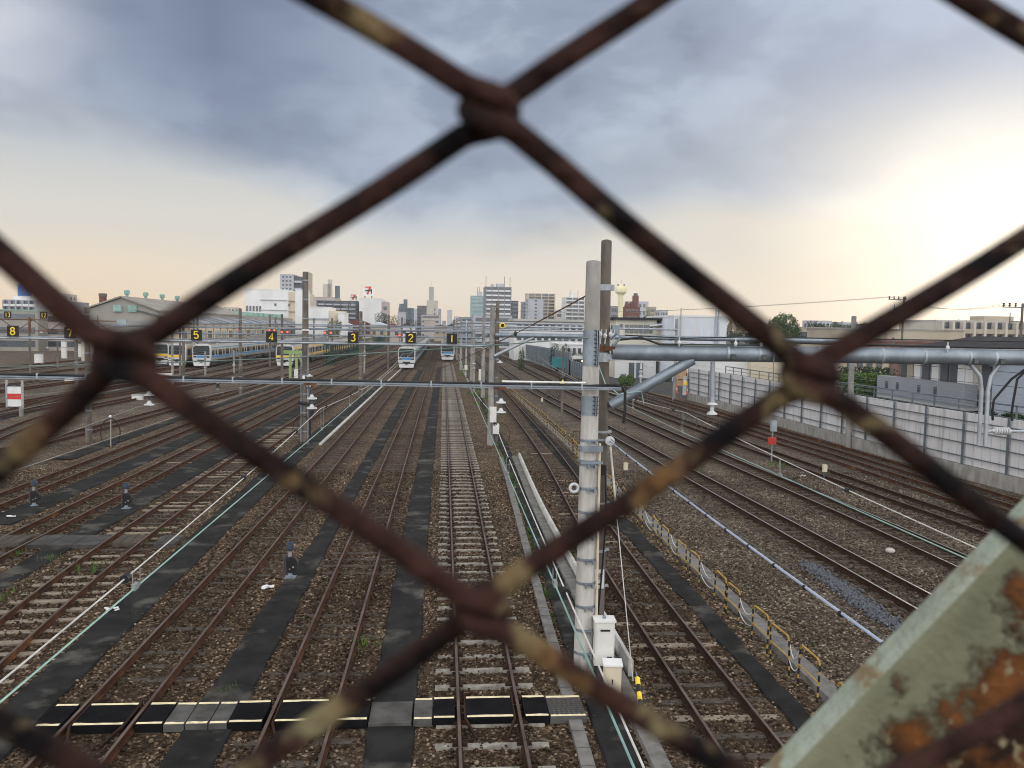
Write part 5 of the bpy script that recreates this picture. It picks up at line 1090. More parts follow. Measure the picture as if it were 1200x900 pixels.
# ================================================================== TOWN
WUNIT = {}
for k in ('pane', 'pane_pale', 'glass'): WUNIT[k] = mesh_of(MB().box((0, 0, 0), (1, 1, 1)), k)
BUNIT = {}
def unit(mat):
    if mat not in BUNIT: BUNIT[mat] = mesh_of(MB().box((0, 0, 0), (1, 1, 1)), mat)
    return BUNIT[mat]
def pbox(parent, name, data, c, d):
    o = bpy.data.objects.new(name, data); COL.objects.link(o); o.parent = parent; o.location = c; o.scale = d; return o
def bld(label, x0, x1, yt, Y, mat, dep=14, style='grid', floors=0, cols=4, rz=0.0, Y2=None, roof=True, pane='pane', slab='b_white', cat='building', group='distant buildings', name='building', top=None, base=0.0, margin=.1, side=True):
    Y2 = Y2 or Y; a = D(x0, yt, Y); b = D(x1, yt, Y2); H = a[2] if Y2 == Y else D((x0+x1)/2, yt, (Y+Y2)/2)[2]; w = hypot(b[0]-a[0], Y2-Y); cx = (a[0]+b[0])/2; rz = atan2(Y2-Y, b[0]-a[0])
    r = thing(name, label, cat, (cx, (Y+Y2)/2, base), rz, group); H -= base
    m = MB(); m.b2((-w/2, 0, -2), (w/2, dep, H)); m.build('wall', mat, r, smooth=False)
    if roof:
        m = MB(); t = max(.25, H*.012); m.b2((-w/2-t*.4, -t*.4, H), (w/2+t*.4, dep+t*.4, H+t)); m.build('parapet', top or mat, r, smooth=False)
    floors = floors or max(1, int(H/3.1)); fh = H/floors
    f0 = max(0, floors-14)
    if style == 'grid':
        cw = w*(1-2*margin)/cols
        for f in range(f0, floors):
            for c in range(cols): pbox(r, 'window', WUNIT[pane], (-w/2+w*margin+cw*(c+.5), 0, fh*(f+.52)), (cw*.52, .3, fh*.46))
            if side and f > f0:
                for k in range(2): pbox(r, 'window', WUNIT[pane], (w/2 if cx < 0 else -w/2, dep*(.3+.4*k), fh*(f+.52)), (.3, dep*.14, fh*.42))
    elif style == 'balc':
        cw = w*(1-.06)/cols
        for f in range(f0, floors):
            pbox(r, 'window_band', WUNIT[pane], (0, -.1, fh*(f+.68)), (w*.94, .3, fh*.48))
            for c in range(cols): pbox(r, 'balcony', unit(slab), (-w/2+w*.03+cw*(c+.5), -.7, fh*(f+.22)), (cw*.90, 1.3, fh*.36))
        for c in range(cols+1): pbox(r, 'pier', unit(mat), (-w/2+w*.03+cw*c, -.75, H/2), (max(.25, w*.022), 1.5, H))
    elif style == 'band':
        for f in range(f0, floors): pbox(r, 'window_band', WUNIT[pane], (0, 0, fh*(f+.55)), (w*.9, .3, fh*.44))
    return r, w, H, dep
def rooftop(b, items, mat='b_grey'):
    r, w, H, dep = b
    for u, ww, h in items: pbox(r, 'rooftop_unit', unit(mat), (w*(u-.5), dep*.4, H+h/2), (w*ww, dep*.35, h))
def antenna(b, us, h):
    r, w, H, dep = b
    for u in us: m = MB(); m.tube([(w*(u-.5), dep*.3, H), (w*(u-.5), dep*.3, H+h)], .14, 5); m.build('antenna', 'steel_dark', r)

# white office block with cream gable side, left
b = bld('white office block with a few small windows and a cream stepped right side', 287, 338, 339, 330, 'b_white', 24, 'none', 5); r, w, H, dep = b
for f in range(3):
    for c in range(5): pbox(r, 'window', WUNIT['pane'], (-w/2+w*(.05+.075*c), 0, H*(.30+.17*f)), (w*.045, .3, H*.10))
for f in range(4): pbox(r, 'ledge', unit('b_grey'), (w*.16, -.2, H*(.24+.19*f)), (w*.62, .5, H*.012))
for c, f in ((.30, .72), (.62, .72), (.12, .48), (.34, .30), (.45, .30)): pbox(r, 'window', WUNIT['pane'], (w*(c-.1), 0, H*f), (w*.05, .3, H*.05))
m = MB(); x1 = D(356, 345, 330)[0]-r.location[0]; m.prism([(w/2, 0), (x1, 9), (x1, 26), (w/2, 24)], -2, H*.97); m.build('side_wing', 'b_cream', r, smooth=False)
for f in range(4): m = MB(); z = H*(.2+.2*f); m.bar((w/2+.2, -.25, z), (x1+.1, 8.7, z), .5, .3); m.build('side_ledge', 'b_tan', r, smooth=False)
b = bld('tall pale grey tower with a curved dark balcony side and brown slab behind', 328, 344, 322, 420, 'b_grey', 16, 'grid', 16, 3, slab='b_white'); r, w, H, dep = b
m = MB(); x1 = D(353.5, 330, 420)[0]-r.location[0]; m.b2((w/2+.01, 1.5, -2), (x1, 14, H-.6)); sh = m.build('balcony_wing', 'b_dark', r, smooth=False)
for f in range(9): pbox(sh, 'balcony', unit('b_grey'), ((w/2+x1)/2, .9, H-3.2-f*3.6), ((x1-w/2)*.9, 1.2, 1.1))
m = MB(); x2 = D(359.5, 330, 420)[0]-r.location[0]; m.b2((x1+.01, 3, -2), (x2, 18, H+2)); m.build('slab_wall', 'b_tan', r, smooth=False)
bld('narrow white slab building stuck beside the white office block', 346, 357, 340, 300, 'b_white', 12, 'none')
b = bld('low white hall with a rounded cream right end, behind the tall left pole', 360, 385, 360, 270, 'b_white', 18, 'none'); r, w, H, dep = b
m = MB(); x1 = D(399, 362, 270)[0]-r.location[0]; m.prism([(w/2, .5), ((w/2+x1)/2, 1.2), (x1, 4), (x1, 18), (w/2, 18)], -2, H*.93); m.build('rounded_end', 'b_cream', r, smooth=False); pbox(r, 'ledge', unit('b_grey'), (0, -.2, H*.72), (w, .5, .5))
bld('small white annex right of the low white hall', 396, 404, 367, 262, 'b_white', 10, 'none')
bld('long dark grey apartment block with light balcony strips left of the white box', 371, 419, 352.5, 400, 'b_dark', 14, 'balc', 9, 5, slab='b_grey')
b = bld('pale pink block of flats far behind the dark apartment block', 358, 392, 348, 560, 'b_pink', 15, 'none'); rooftop(b, [(.72, .3, 9), (.8, .12, 12)], 'b_beige')
b = bld('beige tank tower with a teal top', 392, 397, 350, 520, 'b_tan', 10, 'none'); rooftop(b, [(.5, 1.0, 8)], 'b_teal')
b = bld('large white windowless box building carrying two store signs', 421, 447, 350, 380, 'b_white', 30, 'none'); r, w, H, dep = b
m = MB(); x1 = D(453.5, 352, 380)[0]-r.location[0]; m.b2((w/2+.01, 2, -2), (x1, 20, H-1)); sd = m.build('side_wing', 'b_pink', r, smooth=False)
for f in range(4): pbox(sd, 'window', WUNIT['pane'], ((w/2+x1)/2+.4, 1.95, H-4-f*3.4), ((x1-w/2)*.6, .3, 1.6))
def store_sign(label, x0, x1, y0, y1, Y):
    a = D(x0, y0, Y); c = D(x1, y1, Y); w = (c[0]-a[0])/2; h = (a[2]-c[2])/2
    r = thing('store_sign', label, 'sign', ((a[0]+c[0])/2, Y, (a[2]+c[2])/2)); m = MB(); m.b2((-w, -.5, -h), (w, .5, h)); m.build('panel', 'white', r, smooth=False)
    m = MB(); m.b2((-w*.62, -.62, h*.48), (w*.20, -.505, h*.74)); m.build('orange_bar', 'orange', r, smooth=False)
    m = MB(); m.add([(w*.20, -.6, h*.74), (w*.62, -.6, h*.74), (w*.02, -.6, -h*.72), (-w*.40, -.6, -h*.72), (w*.2, -.51, h*.74), (w*.62, -.51, h*.74), (w*.02, -.51, -h*.72), (-w*.4, -.51, -h*.72)], [(0, 3, 2, 1), (0, 1, 5, 4), (2, 3, 7, 6), (1, 2, 6, 5), (3, 0, 4, 7)]); m.build('red_stroke', 'red', r, smooth=False)
    m = MB(); m.b2((-w*.62, -.66, -h*.12), (w*.5, -.61, h*.10)); m.b2((w*.5, -.58, -h*.65), (w*.72, -.505, h*.35)); m.build('green_lettering', 'green_steel', r, smooth=False)
    m = MB(); m.b2((-w*.8, -.2, -h-3), (-w*.6, .2, -h)); m.b2((w*.6, -.2, -h-3), (w*.8, .2, -h)); m.build('stand', 'steel_dark', r, smooth=False)
store_sign('smaller white rooftop sign with an orange, red and green 7', 409, 419.5, 344, 352.5, 385)
store_sign('larger, higher white rooftop sign with an orange, red and green 7', 426, 437.5, 334, 347, 384)
b = bld('dark teal stepped office block beside the dark trees', 467, 484, 361, 560, 'b_teal', 16, 'grid', 8, 3); rooftop(b, [(.3, .55, 3), (.45, .25, 6)], 'b_teal')
bld('pale grey box building in front of the dark teal block', 466, 475, 366, 500, 'b_grey', 12, 'none')
bld('dark purple slab building left of the beige stepped tower', 489, 500, 358.5, 640, 'b_purple', 14, 'band', 9)
bld('flat topped grey block between teal and purple buildings', 484, 491, 362, 760, 'b_grey', 14, 'none')
b = bld('beige stepped tower with a narrow top, above the number 2', 500, 513, 352.5, 620, 'b_beige', 16, 'none'); r, w, H, dep = b
pbox(r, 'upper_tower', unit('b_tower'), (-w*.1, 6, H+7*.5), (w*.44, 7, 14)); m = MB(); m.tube([(-w*.1, 6, H+7), (-w*.1, 6, H+17)], .06, 5); m.build('antenna', 'b_grey', r)
for f in range(3): pbox(r, 'window', WUNIT['pane'], (w*.22, 0, H*(.5+.13*f)), (w*.12, .3, 1.6))
bld('wide beige base building below the beige stepped tower', 494, 515.5, 369, 560, 'b_beige', 20, 'band', 5, top='b_purple')
bld('low brown roofed building in front of the beige base building', 497, 510, 376, 500, 'b_pink', 14, 'none', top='b_dark')
for i, (x0, x1, y, Y, mt) in enumerate(((524.3, 530, 363.5, 1400, 'b_grey'), (513.5, 517, 362, 1200, 'b_blue'), (532, 538, 371, 1500, 'b_grey'), (518, 523, 376, 1300, 'b_blue'))):
    bld('hazy far tower above the tracks, %s of four counted from the left' % ['third', 'first', 'fourth', 'second'][i], x0, x1, y, Y, mt, 25, 'none')
b = bld('green glass office tower with bright bands', 552.5, 569, 347, 520, 'b_glass', 20, 'band', 10, pane='pane_pale'); rooftop(b, [(.62, .35, 3)], 'b_grey'); antenna(b, (.45, .6), 6)
b = bld('tall grey tower of white balconies in four columns', 568.5, 599.5, 336.5, 430, 'b_mid', 18, 'balc', 12, 4); rooftop(b, [(.3, .1, 2), (.6, .3, 2.2)]); antenna(b, (.05, .76, .97), 6)
bld('dark slim tower just right of the balcony tower', 600.5, 607.5, 353, 470, 'b_dark', 16, 'band', 10)
bld('cream apartment tower with dark balconies, behind the grey slab', 618, 651, 344, 560, 'b_cream', 16, 'balc', 14, 4, slab='b_tan')
bld('blank grey slab tower with one column of windows', 619, 637, 350.5, 500, 'b_grey', 16, 'grid', 12, 1, margin=.36)
bld('dark narrow block at the left of the grey slab tower', 613, 619.5, 354, 530, 'b_blue', 16, 'grid', 10, 2)
b = bld('white apartment block left of the banded near pole', 662.5, 685.5, 348.5, 520, 'b_white', 16, 'balc', 11, 3); rooftop(b, [(.4, .2, 3)], 'b_white'); antenna(b, (.3, .7), 5)
for i, (x0, x1, y, Y, mt) in enumerate(((650, 664, 362, 700, 'b_white'), (652, 676, 366, 620, 'b_beige'), (538, 553, 372, 420, 'b_blue'), (555, 600, 370, 300, 'b_grey'))):
    bld('low pale block among the far towers, %s' % ['behind the white apartments', 'in front of the white apartments', 'left of the green glass tower', 'below the balcony tower'][i], x0, x1, y, Y, mt, 18, 'band', 4)
b = bld('long white two storey school building with dark openings, behind the second beam', 603, 696, 375.5, 190, 'b_white', 14, 'none', 3); r, w, H, dep = b
for f in range(2):
    for c in range(11): pbox(r, 'window', WUNIT['pane'], (-w/2+w*(.06+c*.085), 0, H*(.84-.27*f)), (w*.055, .3, H*.12))
m = MB(); m.b2((-w/2-.4, -1.2, H-.1), (w/2+.4, dep, H+.4)); m.build('roof', 'b_concrete', r, smooth=False)
b = bld('white building with small windows low behind the near pole', 654, 692, 404, 150, 'b_white', 12, 'grid', 2, 5, pane='pane'); 
b = bld('cream upper storey house with a row of dark windows, right of the slim pole', 722, 770, 374.5, 125, 'b_ivory', 10, 'none', 2, top='roof_brown'); r, w, H, dep = b
m = MB(); m.b2((-w/2-.5, -.6, H), (w/2+3.2, dep, H+.35)); m.build('roof', 'roof_slate', r, smooth=False)
for c in range(6): pbox(r, 'window', WUNIT['pane'], (-w*.23+w*.115*c, 0, H-1.35), (w*.09, .3, 1.25))
pbox(r, 'window', WUNIT['pane'], (-w*.37, 0, H-.9), (w*.07, .3, .5))
m = MB(); m.b2((w/2, .3, 2.6), (w/2+3.2, 7, H-.5)); an_ = m.build('yellow_annex', 'b_cream', r, smooth=False); m = MB(); m.add([(w*.30, -.9, H-.95), (w/2+3.4, -.9, H-.35), (w/2+3.4, 3, H+.1), (w*.30, 3, H-.4), (w*.30, -.9, H-.80), (w/2+3.4, -.9, H-.20), (w/2+3.4, 3, H+.25), (w*.30, 3, H-.25)], [(3, 2, 1, 0), (4, 5, 6, 7), (0, 1, 5, 4), (1, 2, 6, 5), (2, 3, 7, 6), (3, 0, 4, 7)]); m.build('awning', 'b_metal', an_, smooth=False)
m = MB(); m.b2((-w/2, -.15, 0), (w/2, -.01, H*.52)); m.build('lower_wall', 'b_white', r, smooth=False); pbox(r, 'door', unit('b_teal'), (w*.10, -.2, 1.2), (1.0, .2, 2.4)); pbox(r, 'door', unit('b_dark'), (-w*.1, -.2, 1.2), (.8, .2, 2.4))
b = bld('plain white metal clad shed behind the pipe beam', 790, 852, 371, 118, 'b_metal', 16, 'none', top='b_white'); r, w, H, dep = b
for u in (.12, .78, .83): m = MB(); m.tube([(w*(u-.5), -.2, 2), (w*(u-.5), -.2, H+1.2)], .09, 6); m.build('vent_pipe', 'galv_pale', r)
for u in np.linspace(.03, .97, 22): pbox(r, 'rib', unit('b_white'), (w*(u-.5), 0, H/2), (.06, .12, H-.2))
bld('white panelled workshop wall showing under the pipe beam', 838, 880, 419, 92, 'b_white', 9, 'none', top='b_concrete'); bld('cream rendered wall right of the white workshop, under the pipe beam', 880.3, 926, 420, 91, 'b_cream', 9, 'none', top='b_concrete')
for i, (x0, x1, y, Y, mt) in enumerate(((736, 760, 353.5, 640, 'b_grey'), (715.5, 725, 359, 520, 'b_mid'), (762, 769, 360, 560, 'b_tan'), (774, 783, 364, 420, 'b_grey'))):
    bld(['grey slab apartment behind the red brick building', 'grey stepped block between the slim pole and water tower', 'small tan block right of the red brick building', 'small white topped tower block above the cream house'][i], x0, x1, y, Y, mt, 12, 'grid', 5, 4)
b = bld('dark red brick building with a little cupola, right of the water tower', 731, 750, 360, 480, 'b_brick', 14, 'grid', 5, 4); r, w, H, dep = b
pbox(r, 'tower', unit('b_brick'), (w*.28, 3, H+3), (w*.28, 5, 8)); pbox(r, 'cupola', unit('b_dark'), (w*.28, 3, H+7.6), (w*.18, 3, 1.6))
for u in (-.25, .0): m = MB(); m.add([(w*(u-.12), -.1, H), (w*(u+.12), -.1, H), (w*u, -.1, H+3.4), (w*(u-.12), 6, H), (w*(u+.12), 6, H), (w*u, 6, H+3.4)], [(0, 1, 2), (3, 5, 4), (0, 2, 5, 3), (1, 4, 5, 2)]); m.build('gable', 'b_brick', r, smooth=False)
x, y, z = D(728, 331, 420); wt_ = thing('water_tower', 'pale yellow water tower with a flared bowl on a slim stem', 'water tower', (x, y, 0))
m = MB(); m.lathe([(1.55, 0), (1.35, 8), (1.2, z-7.4), (1.6, z-6.2)], (0, 0, 0), 20); m.build('stem', 'b_lemon', wt_)
m = MB(); m.lathe([(1.6, z-6.2), (2.75, z-5.2), (2.9, z-4.9), (2.9, z-2.3), (2.75, z-2.1), (1.2, z-1.9), (1.1, z-1.2), (.4, z-1.0)], (0, 0, 0), 24); bw = m.build('bowl', 'b_lemon', wt_)
m = MB()
for i in range(4): m.box((2.2*cos(i*1.57+.5), 2.2*sin(i*1.57+.5), z-1.3), (.5, .5, .8))
m.tube([(0, 0, z-.7), (0, 0, z+1.2)], .08, 5); m.build('roof_vent', 'b_mid', bw)

# ---- the long shed and gabled hall at left
sh = thing('train_shed', 'long cream walled train shed under a wide grey roof with green ventilators', 'shed', (-55, 190, 0))
m = MB(); m.b2((-4, -12, 0), (0, 200, 7.2)); m.build('wall', 'b_shedwall', sh, smooth=False)
for i in range(32): pbox(sh, 'window', WUNIT['pane_pale' if i % 3 else 'pane'], (0, -8+i*6.4, 4.6), (.24, 3.3, 1.7))
for i in range(33): pbox(sh, 'pilaster', unit('b_tan'), (.05, -11.5+i*6.4, 3.6), (.35, .5, 7.1))
m = MB(); m.add([(.8, -12.5, 7.15), (.8, 201, 7.15), (-9, 201, 9.7), (-9, -12.5, 9.7), (.8, -12.5, 7.4), (.8, 201, 7.4), (-9, 201, 9.95), (-9, -12.5, 9.95)], [(3, 2, 1, 0), (4, 5, 6, 7), (0, 1, 5, 4), (1, 2, 6, 5), (2, 3, 7, 6), (3, 0, 4, 7)]); rf = m.build('roof', 'roof_shed', sh, smooth=False)
for i in range(26): m = MB(); y0 = -8+i*8; m.b2((-9.2, y0, 9.7), (-7.6, y0+3.6, 10.9)); m.build('ventilator', 'copper_green', rf, smooth=False)
m = MB(); m.b2((-24, 62, 0), (-4.1, 201, 9.5)); m.build('rear_wall', 'b_hall', sh, smooth=False)
a0, a1 = D(128, 362, 190)[0], D(206, 362, 190)[0]; hc = (a0+a1)/2; hw = (a1-a0)/2
hl = thing('gabled_hall', 'grey gabled factory hall with green roof vents, behind the left fence knot', 'hall', (hc, 178, 0)); zt = D(166, 349.5, 178)[2]; ze = zt-2.6
m = MB(); pr = [(-hw, 0), (hw, 0), (hw, ze), (0, zt), (-hw, ze)]; vs = [(x, 0, z) for x, z in pr]+[(x, 70, z) for x, z in pr]
m.add(vs, [(0, 1, 2, 3, 4), (9, 8, 7, 6, 5)]+[(i, 5+i, 5+(i+1) % 5, (i+1) % 5) for i in range(5)]); m.build('wall', 'b_hall', hl, smooth=False)
for s in (-1, 1):
    m = MB(); vs = [(s*(hw+.5), -.6, ze-.05), (0, -.6, zt+.1), (0, 70.5, zt+.1), (s*(hw+.5), 70.5, ze-.05)]; vs += [(x, y, z+.3) for x, y, z in vs]; m.add(vs, [(0, 1, 2, 3), (7, 6, 5, 4), (0, 4, 5, 1), (1, 5, 6, 2), (2, 6, 7, 3), (3, 7, 4, 0)]); m.build('roof', 'roof_flat', hl, smooth=False)
for i in range(4):
    m = MB(); m.lathe([(.3, zt-.1), (.3, zt+.8), (.55, zt+.9), (.6, zt+1.6), (.3, zt+1.75)], (.0, 3+i*11, 0), 10); m.build('roof_vent', 'copper_green', hl)
for u in (-.1, .32): pbox(hl, 'gable_vent', unit('copper_green'), (hw*u, -.2, ze+.4), (1.7, .5, 1.3))
pbox(hl, 'window', WUNIT['pane_pale'], (hw*.0, 0, ze-2.6), (1.8, .3, 1.6))
x, y, z = D(120.5, 344, 230); ch = thing('chimney', 'squat brown brick chimney stack left of the gabled hall', 'chimney', (x, y, 0)); m = MB(); m.lathe([(1.0, 0), (.92, z-.8)], (0, 0, 0), 14); m.build('stack', 'b_brick', ch); m = MB(); m.lathe([(1.05, z-.8), (1.05, z), (.7, z+.05)], (0, 0, 0), 14); m.build('cap', 'concrete_dark', ch)
b = bld('white terraced apartment complex with a blue roof tank, far left', 4, 44, 351.5, 330, 'b_grey', 16, 'balc', 6, 5, slab='b_white'); r, w, H, dep = b
m = MB(); m.lathe([(2.3, H+1.6), (2.3, H+6), (1.6, H+6.4)], (-w*.07, 5, 0), 16); m.build('blue_tank', 'blue_tank', r); pbox(r, 'tank_stand', unit('b_white'), (-w*.07, 5, H+.9), (6, 5, 1.6)); rooftop(b, [(.36, .3, 1.4)], 'b_white')
b = bld('lower right wing of the terraced apartment complex at far left', 44, 84, 353.5, 340, 'b_mid', 16, 'balc', 6, 6, slab='b_grey')
bld('long building with a pale green roof edge behind the small number signs', -30, 44, 363, 200, 'b_hall', 20, 'band', 3, top='copper_green'); bld('beige shed with dull band windows behind the numbers 11 and 12', 44, 126, 367, 205, 'b_pink', 16, 'band', 3, top='b_concrete')
for i, (x0, x1, y) in enumerate(((262, 276, 360.5), (66, 80, 345), (134, 140, 348.5))): bld(['tiny pale rooftop building above the shed roof, left of the white office', 'grey tower half hidden by the left fence wire', 'tiny pale tank building over the chimney gap'][i], x0, x1, y, 520, 'b_beige', 12, 'grid', 5, 3)
# small houses filling the town
hm = {'wall': None}
def house(label, px0, px1, yt, Y, wall, roofm, rise=.35, group='small houses at the edge of the yard', hip=False):
    a = D(px0, yt, Y); b = D(px1, yt, Y); w = b[0]-a[0]; H = a[2]; e = max(1.5, H-w*rise*.5); r = thing('house', label, 'house', ((a[0]+b[0])/2, Y, 0), 0, group); d = 9
    m = MB(); m.b2((-w/2, 0, -1), (w/2, d, e)); m.build('wall', wall, r, smooth=False)
    m = MB(); m.add([(-w/2-.4, -.4, e-.05), (w/2+.4, -.4, e-.05), (0 if not hip else w*.25, d/2, H), (0 if not hip else -w*.25, d/2, H), (-w/2-.4, d+.4, e-.05), (w/2+.4, d+.4, e-.05)], [(0, 1, 2, 3), (1, 5, 2), (5, 4, 3, 2), (4, 0, 3), (0, 4, 5, 1)]) if hip else m.add([(-w/2-.3, -.5, e-.1), (w/2+.3, -.5, e-.1), (0, -.5, H), (-w/2-.3, d+.5, e-.1), (w/2+.3, d+.5, e-.1), (0, d+.5, H)], [(0, 1, 2), (3, 5, 4), (0, 2, 5, 3), (1, 4, 5, 2), (0, 3, 4, 1)])
    m.build('roof', roofm, r, smooth=False)
    for k in (-.25, .25): pbox(r, 'window', WUNIT['pane'], (w*k, 0, e*.62), (w*.2, .2, min(1.3, e*.3)))
for i, (x0, x1, y, Y, wl_, rf_) in enumerate(((434, 452, 377, 300, 'b_tan', 'b_metal'), (450, 470, 379, 330, 'b_pink', 'roof_red'), (404, 434, 374, 330, 'b_brick', 'roof_red'), (470, 486, 378.5, 360, 'b_white', 'roof_slate'), (509, 524, 380, 420, 'b_tan', 'roof_brown'), (398, 410, 378, 290, 'b_grey', 'b_metal'), (524, 538, 379, 460, 'b_grey', 'roof_slate'))):
    house('small house beyond the yard, %s' % ['with a white gable roof over orange walls', 'with a dull red roof right of the white gable', 'long with a dark red roof below the white box', 'with grey roof below the teal block', 'with brown roof by the far tracks', 'with pale metal roof under the dark apartments', 'with slate roof at the far end of the tracks'][i], x0, x1, y, Y, wl_, rf_)

# ---- right side houses on the raised street
b = bld('grey two storey house with long balcony and shuttered windows behind the wall', 1056, 1164, 418, 59, 'b_house', 8, 'none', 2, Y2=48.5, group=None, cat='house', name='house', base=1.6, roof=False); r, w, H, dep = b
m = MB(); m.b2((-w/2-.1, -1.7, H*.30), (w/2, -.9, H*.30+1.45)); bc = m.build('balcony', 'b_house', r, smooth=False); m = MB(); m.b2((-w/2-.1, -1.7, H*.30-.14), (w/2, .1, H*.30-.004)); m.build('balcony_floor', 'b_concrete', bc, smooth=False)
for u in (-.38, -.24, .02, .2): pbox(bc, 'opening', WUNIT['pane'], (w*u, -1.7, H*.30+.8), (.34, .05, .6))
for u, mt in ((-.44, 'b_dark'), (-.36, 'b_tan'), (-.27, 'b_white'), (-.17, 'b_dark'), (-.06, 'b_white'), (.04, 'b_dark'), (.14, 'b_dark'), (.22, 'b_white'), (.30, 'b_white'), (.38, 'b_beige'), (.46, 'b_dark')): pbox(r, 'shutter', unit(mt), (w*u, -.06, H*.30+1.9), (w*.075, .12, 1.6))
for u, mt in ((-.42, 'b_dark'), (-.32, 'b_beige'), (-.24, 'b_beige'), (-.14, 'b_dark'), (-.04, 'b_dark'), (.08, 'b_tan'), (.20, 'b_dark'), (.33, 'b_tan'), (.42, 'b_dark')): pbox(r, 'opening', unit(mt), (w*u, -.06, .95), (w*.085, .12, 1.7))
for u in (-.30, .02, .26): m = MB(); m.box((w*u, -1.2, H*.15), (.12, .12, H*.30-.2)); m.build('post', 'galv', r, smooth=False)
m = MB(); m.b2((-w/2+.2, -1.4, H-.05), (w/2+.3, .3, H+.22)); m.build('eave', 'b_tan', r, smooth=False)
m = MB(); hr_ = D(1120, 393.5, 58)[2]-1.6; m.add([(-w/2-.3, -1.5, H+.22), (w/2+2.4, -1.5, H+.22), (w/2+2.4, dep+1, H+.22), (-w/2-.3, dep+1, H+.22), (-w/2+3.2, dep*.45, hr_), (w/2, dep*.45, hr_)], [(0, 1, 5, 4), (1, 2, 5), (2, 3, 4, 5), (3, 0, 4), (3, 2, 1, 0)]); m.build('roof', 'roof_slate', r, smooth=False)
b = bld('plain blue grey rendered house end at the right edge, behind the wall', 1165, 1240, 414, 47.5, 'b_housewall', 9, 'none', 2, Y2=42, group=None, cat='house', name='house', base=1.6, roof=False); r, w, H, dep = b
for u in (-.38, -.2): pbox(r, 'meter_box', unit('box_white'), (w*u, -.05, H*.18), (.3, .1, .5))
m = MB(); m.add([(-w/2-.4, -.6, H), (w/2, -.6, H), (w/2, dep, H), (-w/2-.4, dep, H), (-w/2+1.0, dep/2, H+1.5), (w/2, dep/2, H+1.5)], [(0, 1, 5, 4), (1, 2, 5), (2, 3, 4, 5), (3, 0, 4), (3, 2, 1, 0)]); m.build('roof', 'roof_slate', r, smooth=False)
b = bld('beige house behind the clipped hedge, left of the round post', 985, 1042, 415, 80, 'b_tan', 8, 'grid', 2, 4, group=None, cat='house', name='house', base=1.6, pane='pane', top='roof_brown')
bld('wide flat roofed tan hall behind the right houses', 1040, 1130, 387, 130, 'b_tan', 30, 'none', top='roof_flat', group='right side buildings'); bld('reddish brown roofed shed in front of the tan hall', 1040, 1105, 401, 100, 'roof_brown', 14, 'none', top='roof_brown', group='right side buildings')
b = bld('long beige apartment block with two balcony rows at the right horizon', 1097, 1215, 376, 165, 'b_beige', 14, 'balc', 4, 9, slab='b_tan', group='right side buildings', top='b_concrete'); rooftop(b, [(.72, .3, 1.3)], 'b_tan')
for i, (x0, x1, y, Y) in enumerate(((952, 975, 376, 420), (985, 1005, 378, 460), (905, 930, 380, 380))): bld('low pale flats on the right horizon, %s' % ['under the cables left of the utility pole', 'just left of the twin armed utility pole', 'at the foot of the big tree'][i], x0, x1, y, Y, 'b_grey', 12, 'grid', 3, 4, group='right side buildings')
bld('low brown sheds along the right horizon beneath the tree', 930, 1040, 384, 200, 'b_tan', 14, 'band', 2, group='right side buildings', top='roof_flat')

# ---- utility poles
def upole(label, px, pyt, Y, arms=True):
    x, y, z = D(px, pyt, Y); r = conc_pole('utility_pole', label, (x, y), z, .17, .11, 'concrete_dark', n=10)
    if arms:
        m = MB(); m.bar((-2.0, 0, z-.35), (.3, 0, z-.35), .09); m.bar((-1.2, 0, z-1.7), (.1, 0, z-1.7), .08); m.bar((-1.2, 0, z-2.5), (-1.2, 0, z-.9), .06); m.build('crossarm', 'steel_dark', r, smooth=False)
        m = MB()
        for a in (-1.9, -1.3, -.7, .2): m.lathe([(.05, 0), (.12, .1), (.05, .2), (.12, .3), (.03, .38)], (a, 0, z-.3), 8)
        m.build('insulator', 'steel_dark', r)
    return (x, y, z)
q1 = upole('utility pole with a one sided crossarm of insulators on the right horizon', 1059.5, 348, 100)
q2 = upole('utility pole cut by the photo\'s right edge', 1198.5, 356, 75)
upole('concrete post rising behind the wall beside the grey house', 1047, 396, 66, False)
m = MB()
for a in (-1.9, -1.3, -.7): m.tube(sag((q1[0]+a, q1[1], q1[2]), (q1[0]-45+a, 260, q1[2]+1), 1.5, 12), .012, 4); m.tube(sag((q1[0]+a, q1[1], q1[2]), (q2[0]+a, q2[1], q2[2]), 1.0, 12), .012, 4)
tag(m.build('power_lines', 'wire_black'), 'thin power lines strung from the right utility pole toward the horizon', 'wires')
m = MB(); p = D(1058, 434, 64); m.tube([p, D(1085, 486, 52)], .03, 5); m.tube([D(1072, 425, 64), D(1112, 487, 52)], .03, 5); tag(m.build('stay_wires', 'rope_white'), 'two pale stay wires slanting down in front of the grey house', 'wire')

# ================================================================== TREES, HEDGE, SHRUBS
def leaf_cloud(blobs, n, size, seed=0):
    rg = np.random.default_rng(seed); V = []; tot = sum(b[3]*b[4]*b[5] for b in blobs)
    for cx, cy, cz, rx, ry, rz in blobs:
        k = max(20, int(n*rx*ry*rz/tot)); d = rg.normal(size=(k, 3)); d /= np.linalg.norm(d, axis=1)[:, None]; rad = rg.uniform(.45, 1.0, (k, 1))**.5*(1+.16*np.sin(d[:, :1]*7+cx)*np.cos(d[:, 1:2]*6+cz)); c = d*rad*[rx, ry, rz]+[cx, cy, cz]
        a = rg.normal(size=(k, 3)); a /= np.linalg.norm(a, axis=1)[:, None]; b = np.cross(a, rg.normal(size=(k, 3))); b /= np.linalg.norm(b, axis=1)[:, None]; s = size*rg.uniform(.5, 1.3, (k, 1))
        V.append(np.stack([c-a*s, c-b*s*.5, c+a*s, c+b*s*.5], 1).reshape(-1, 3))
    V = np.concatenate(V); return V, np.arange(len(V)).reshape(-1, 4)
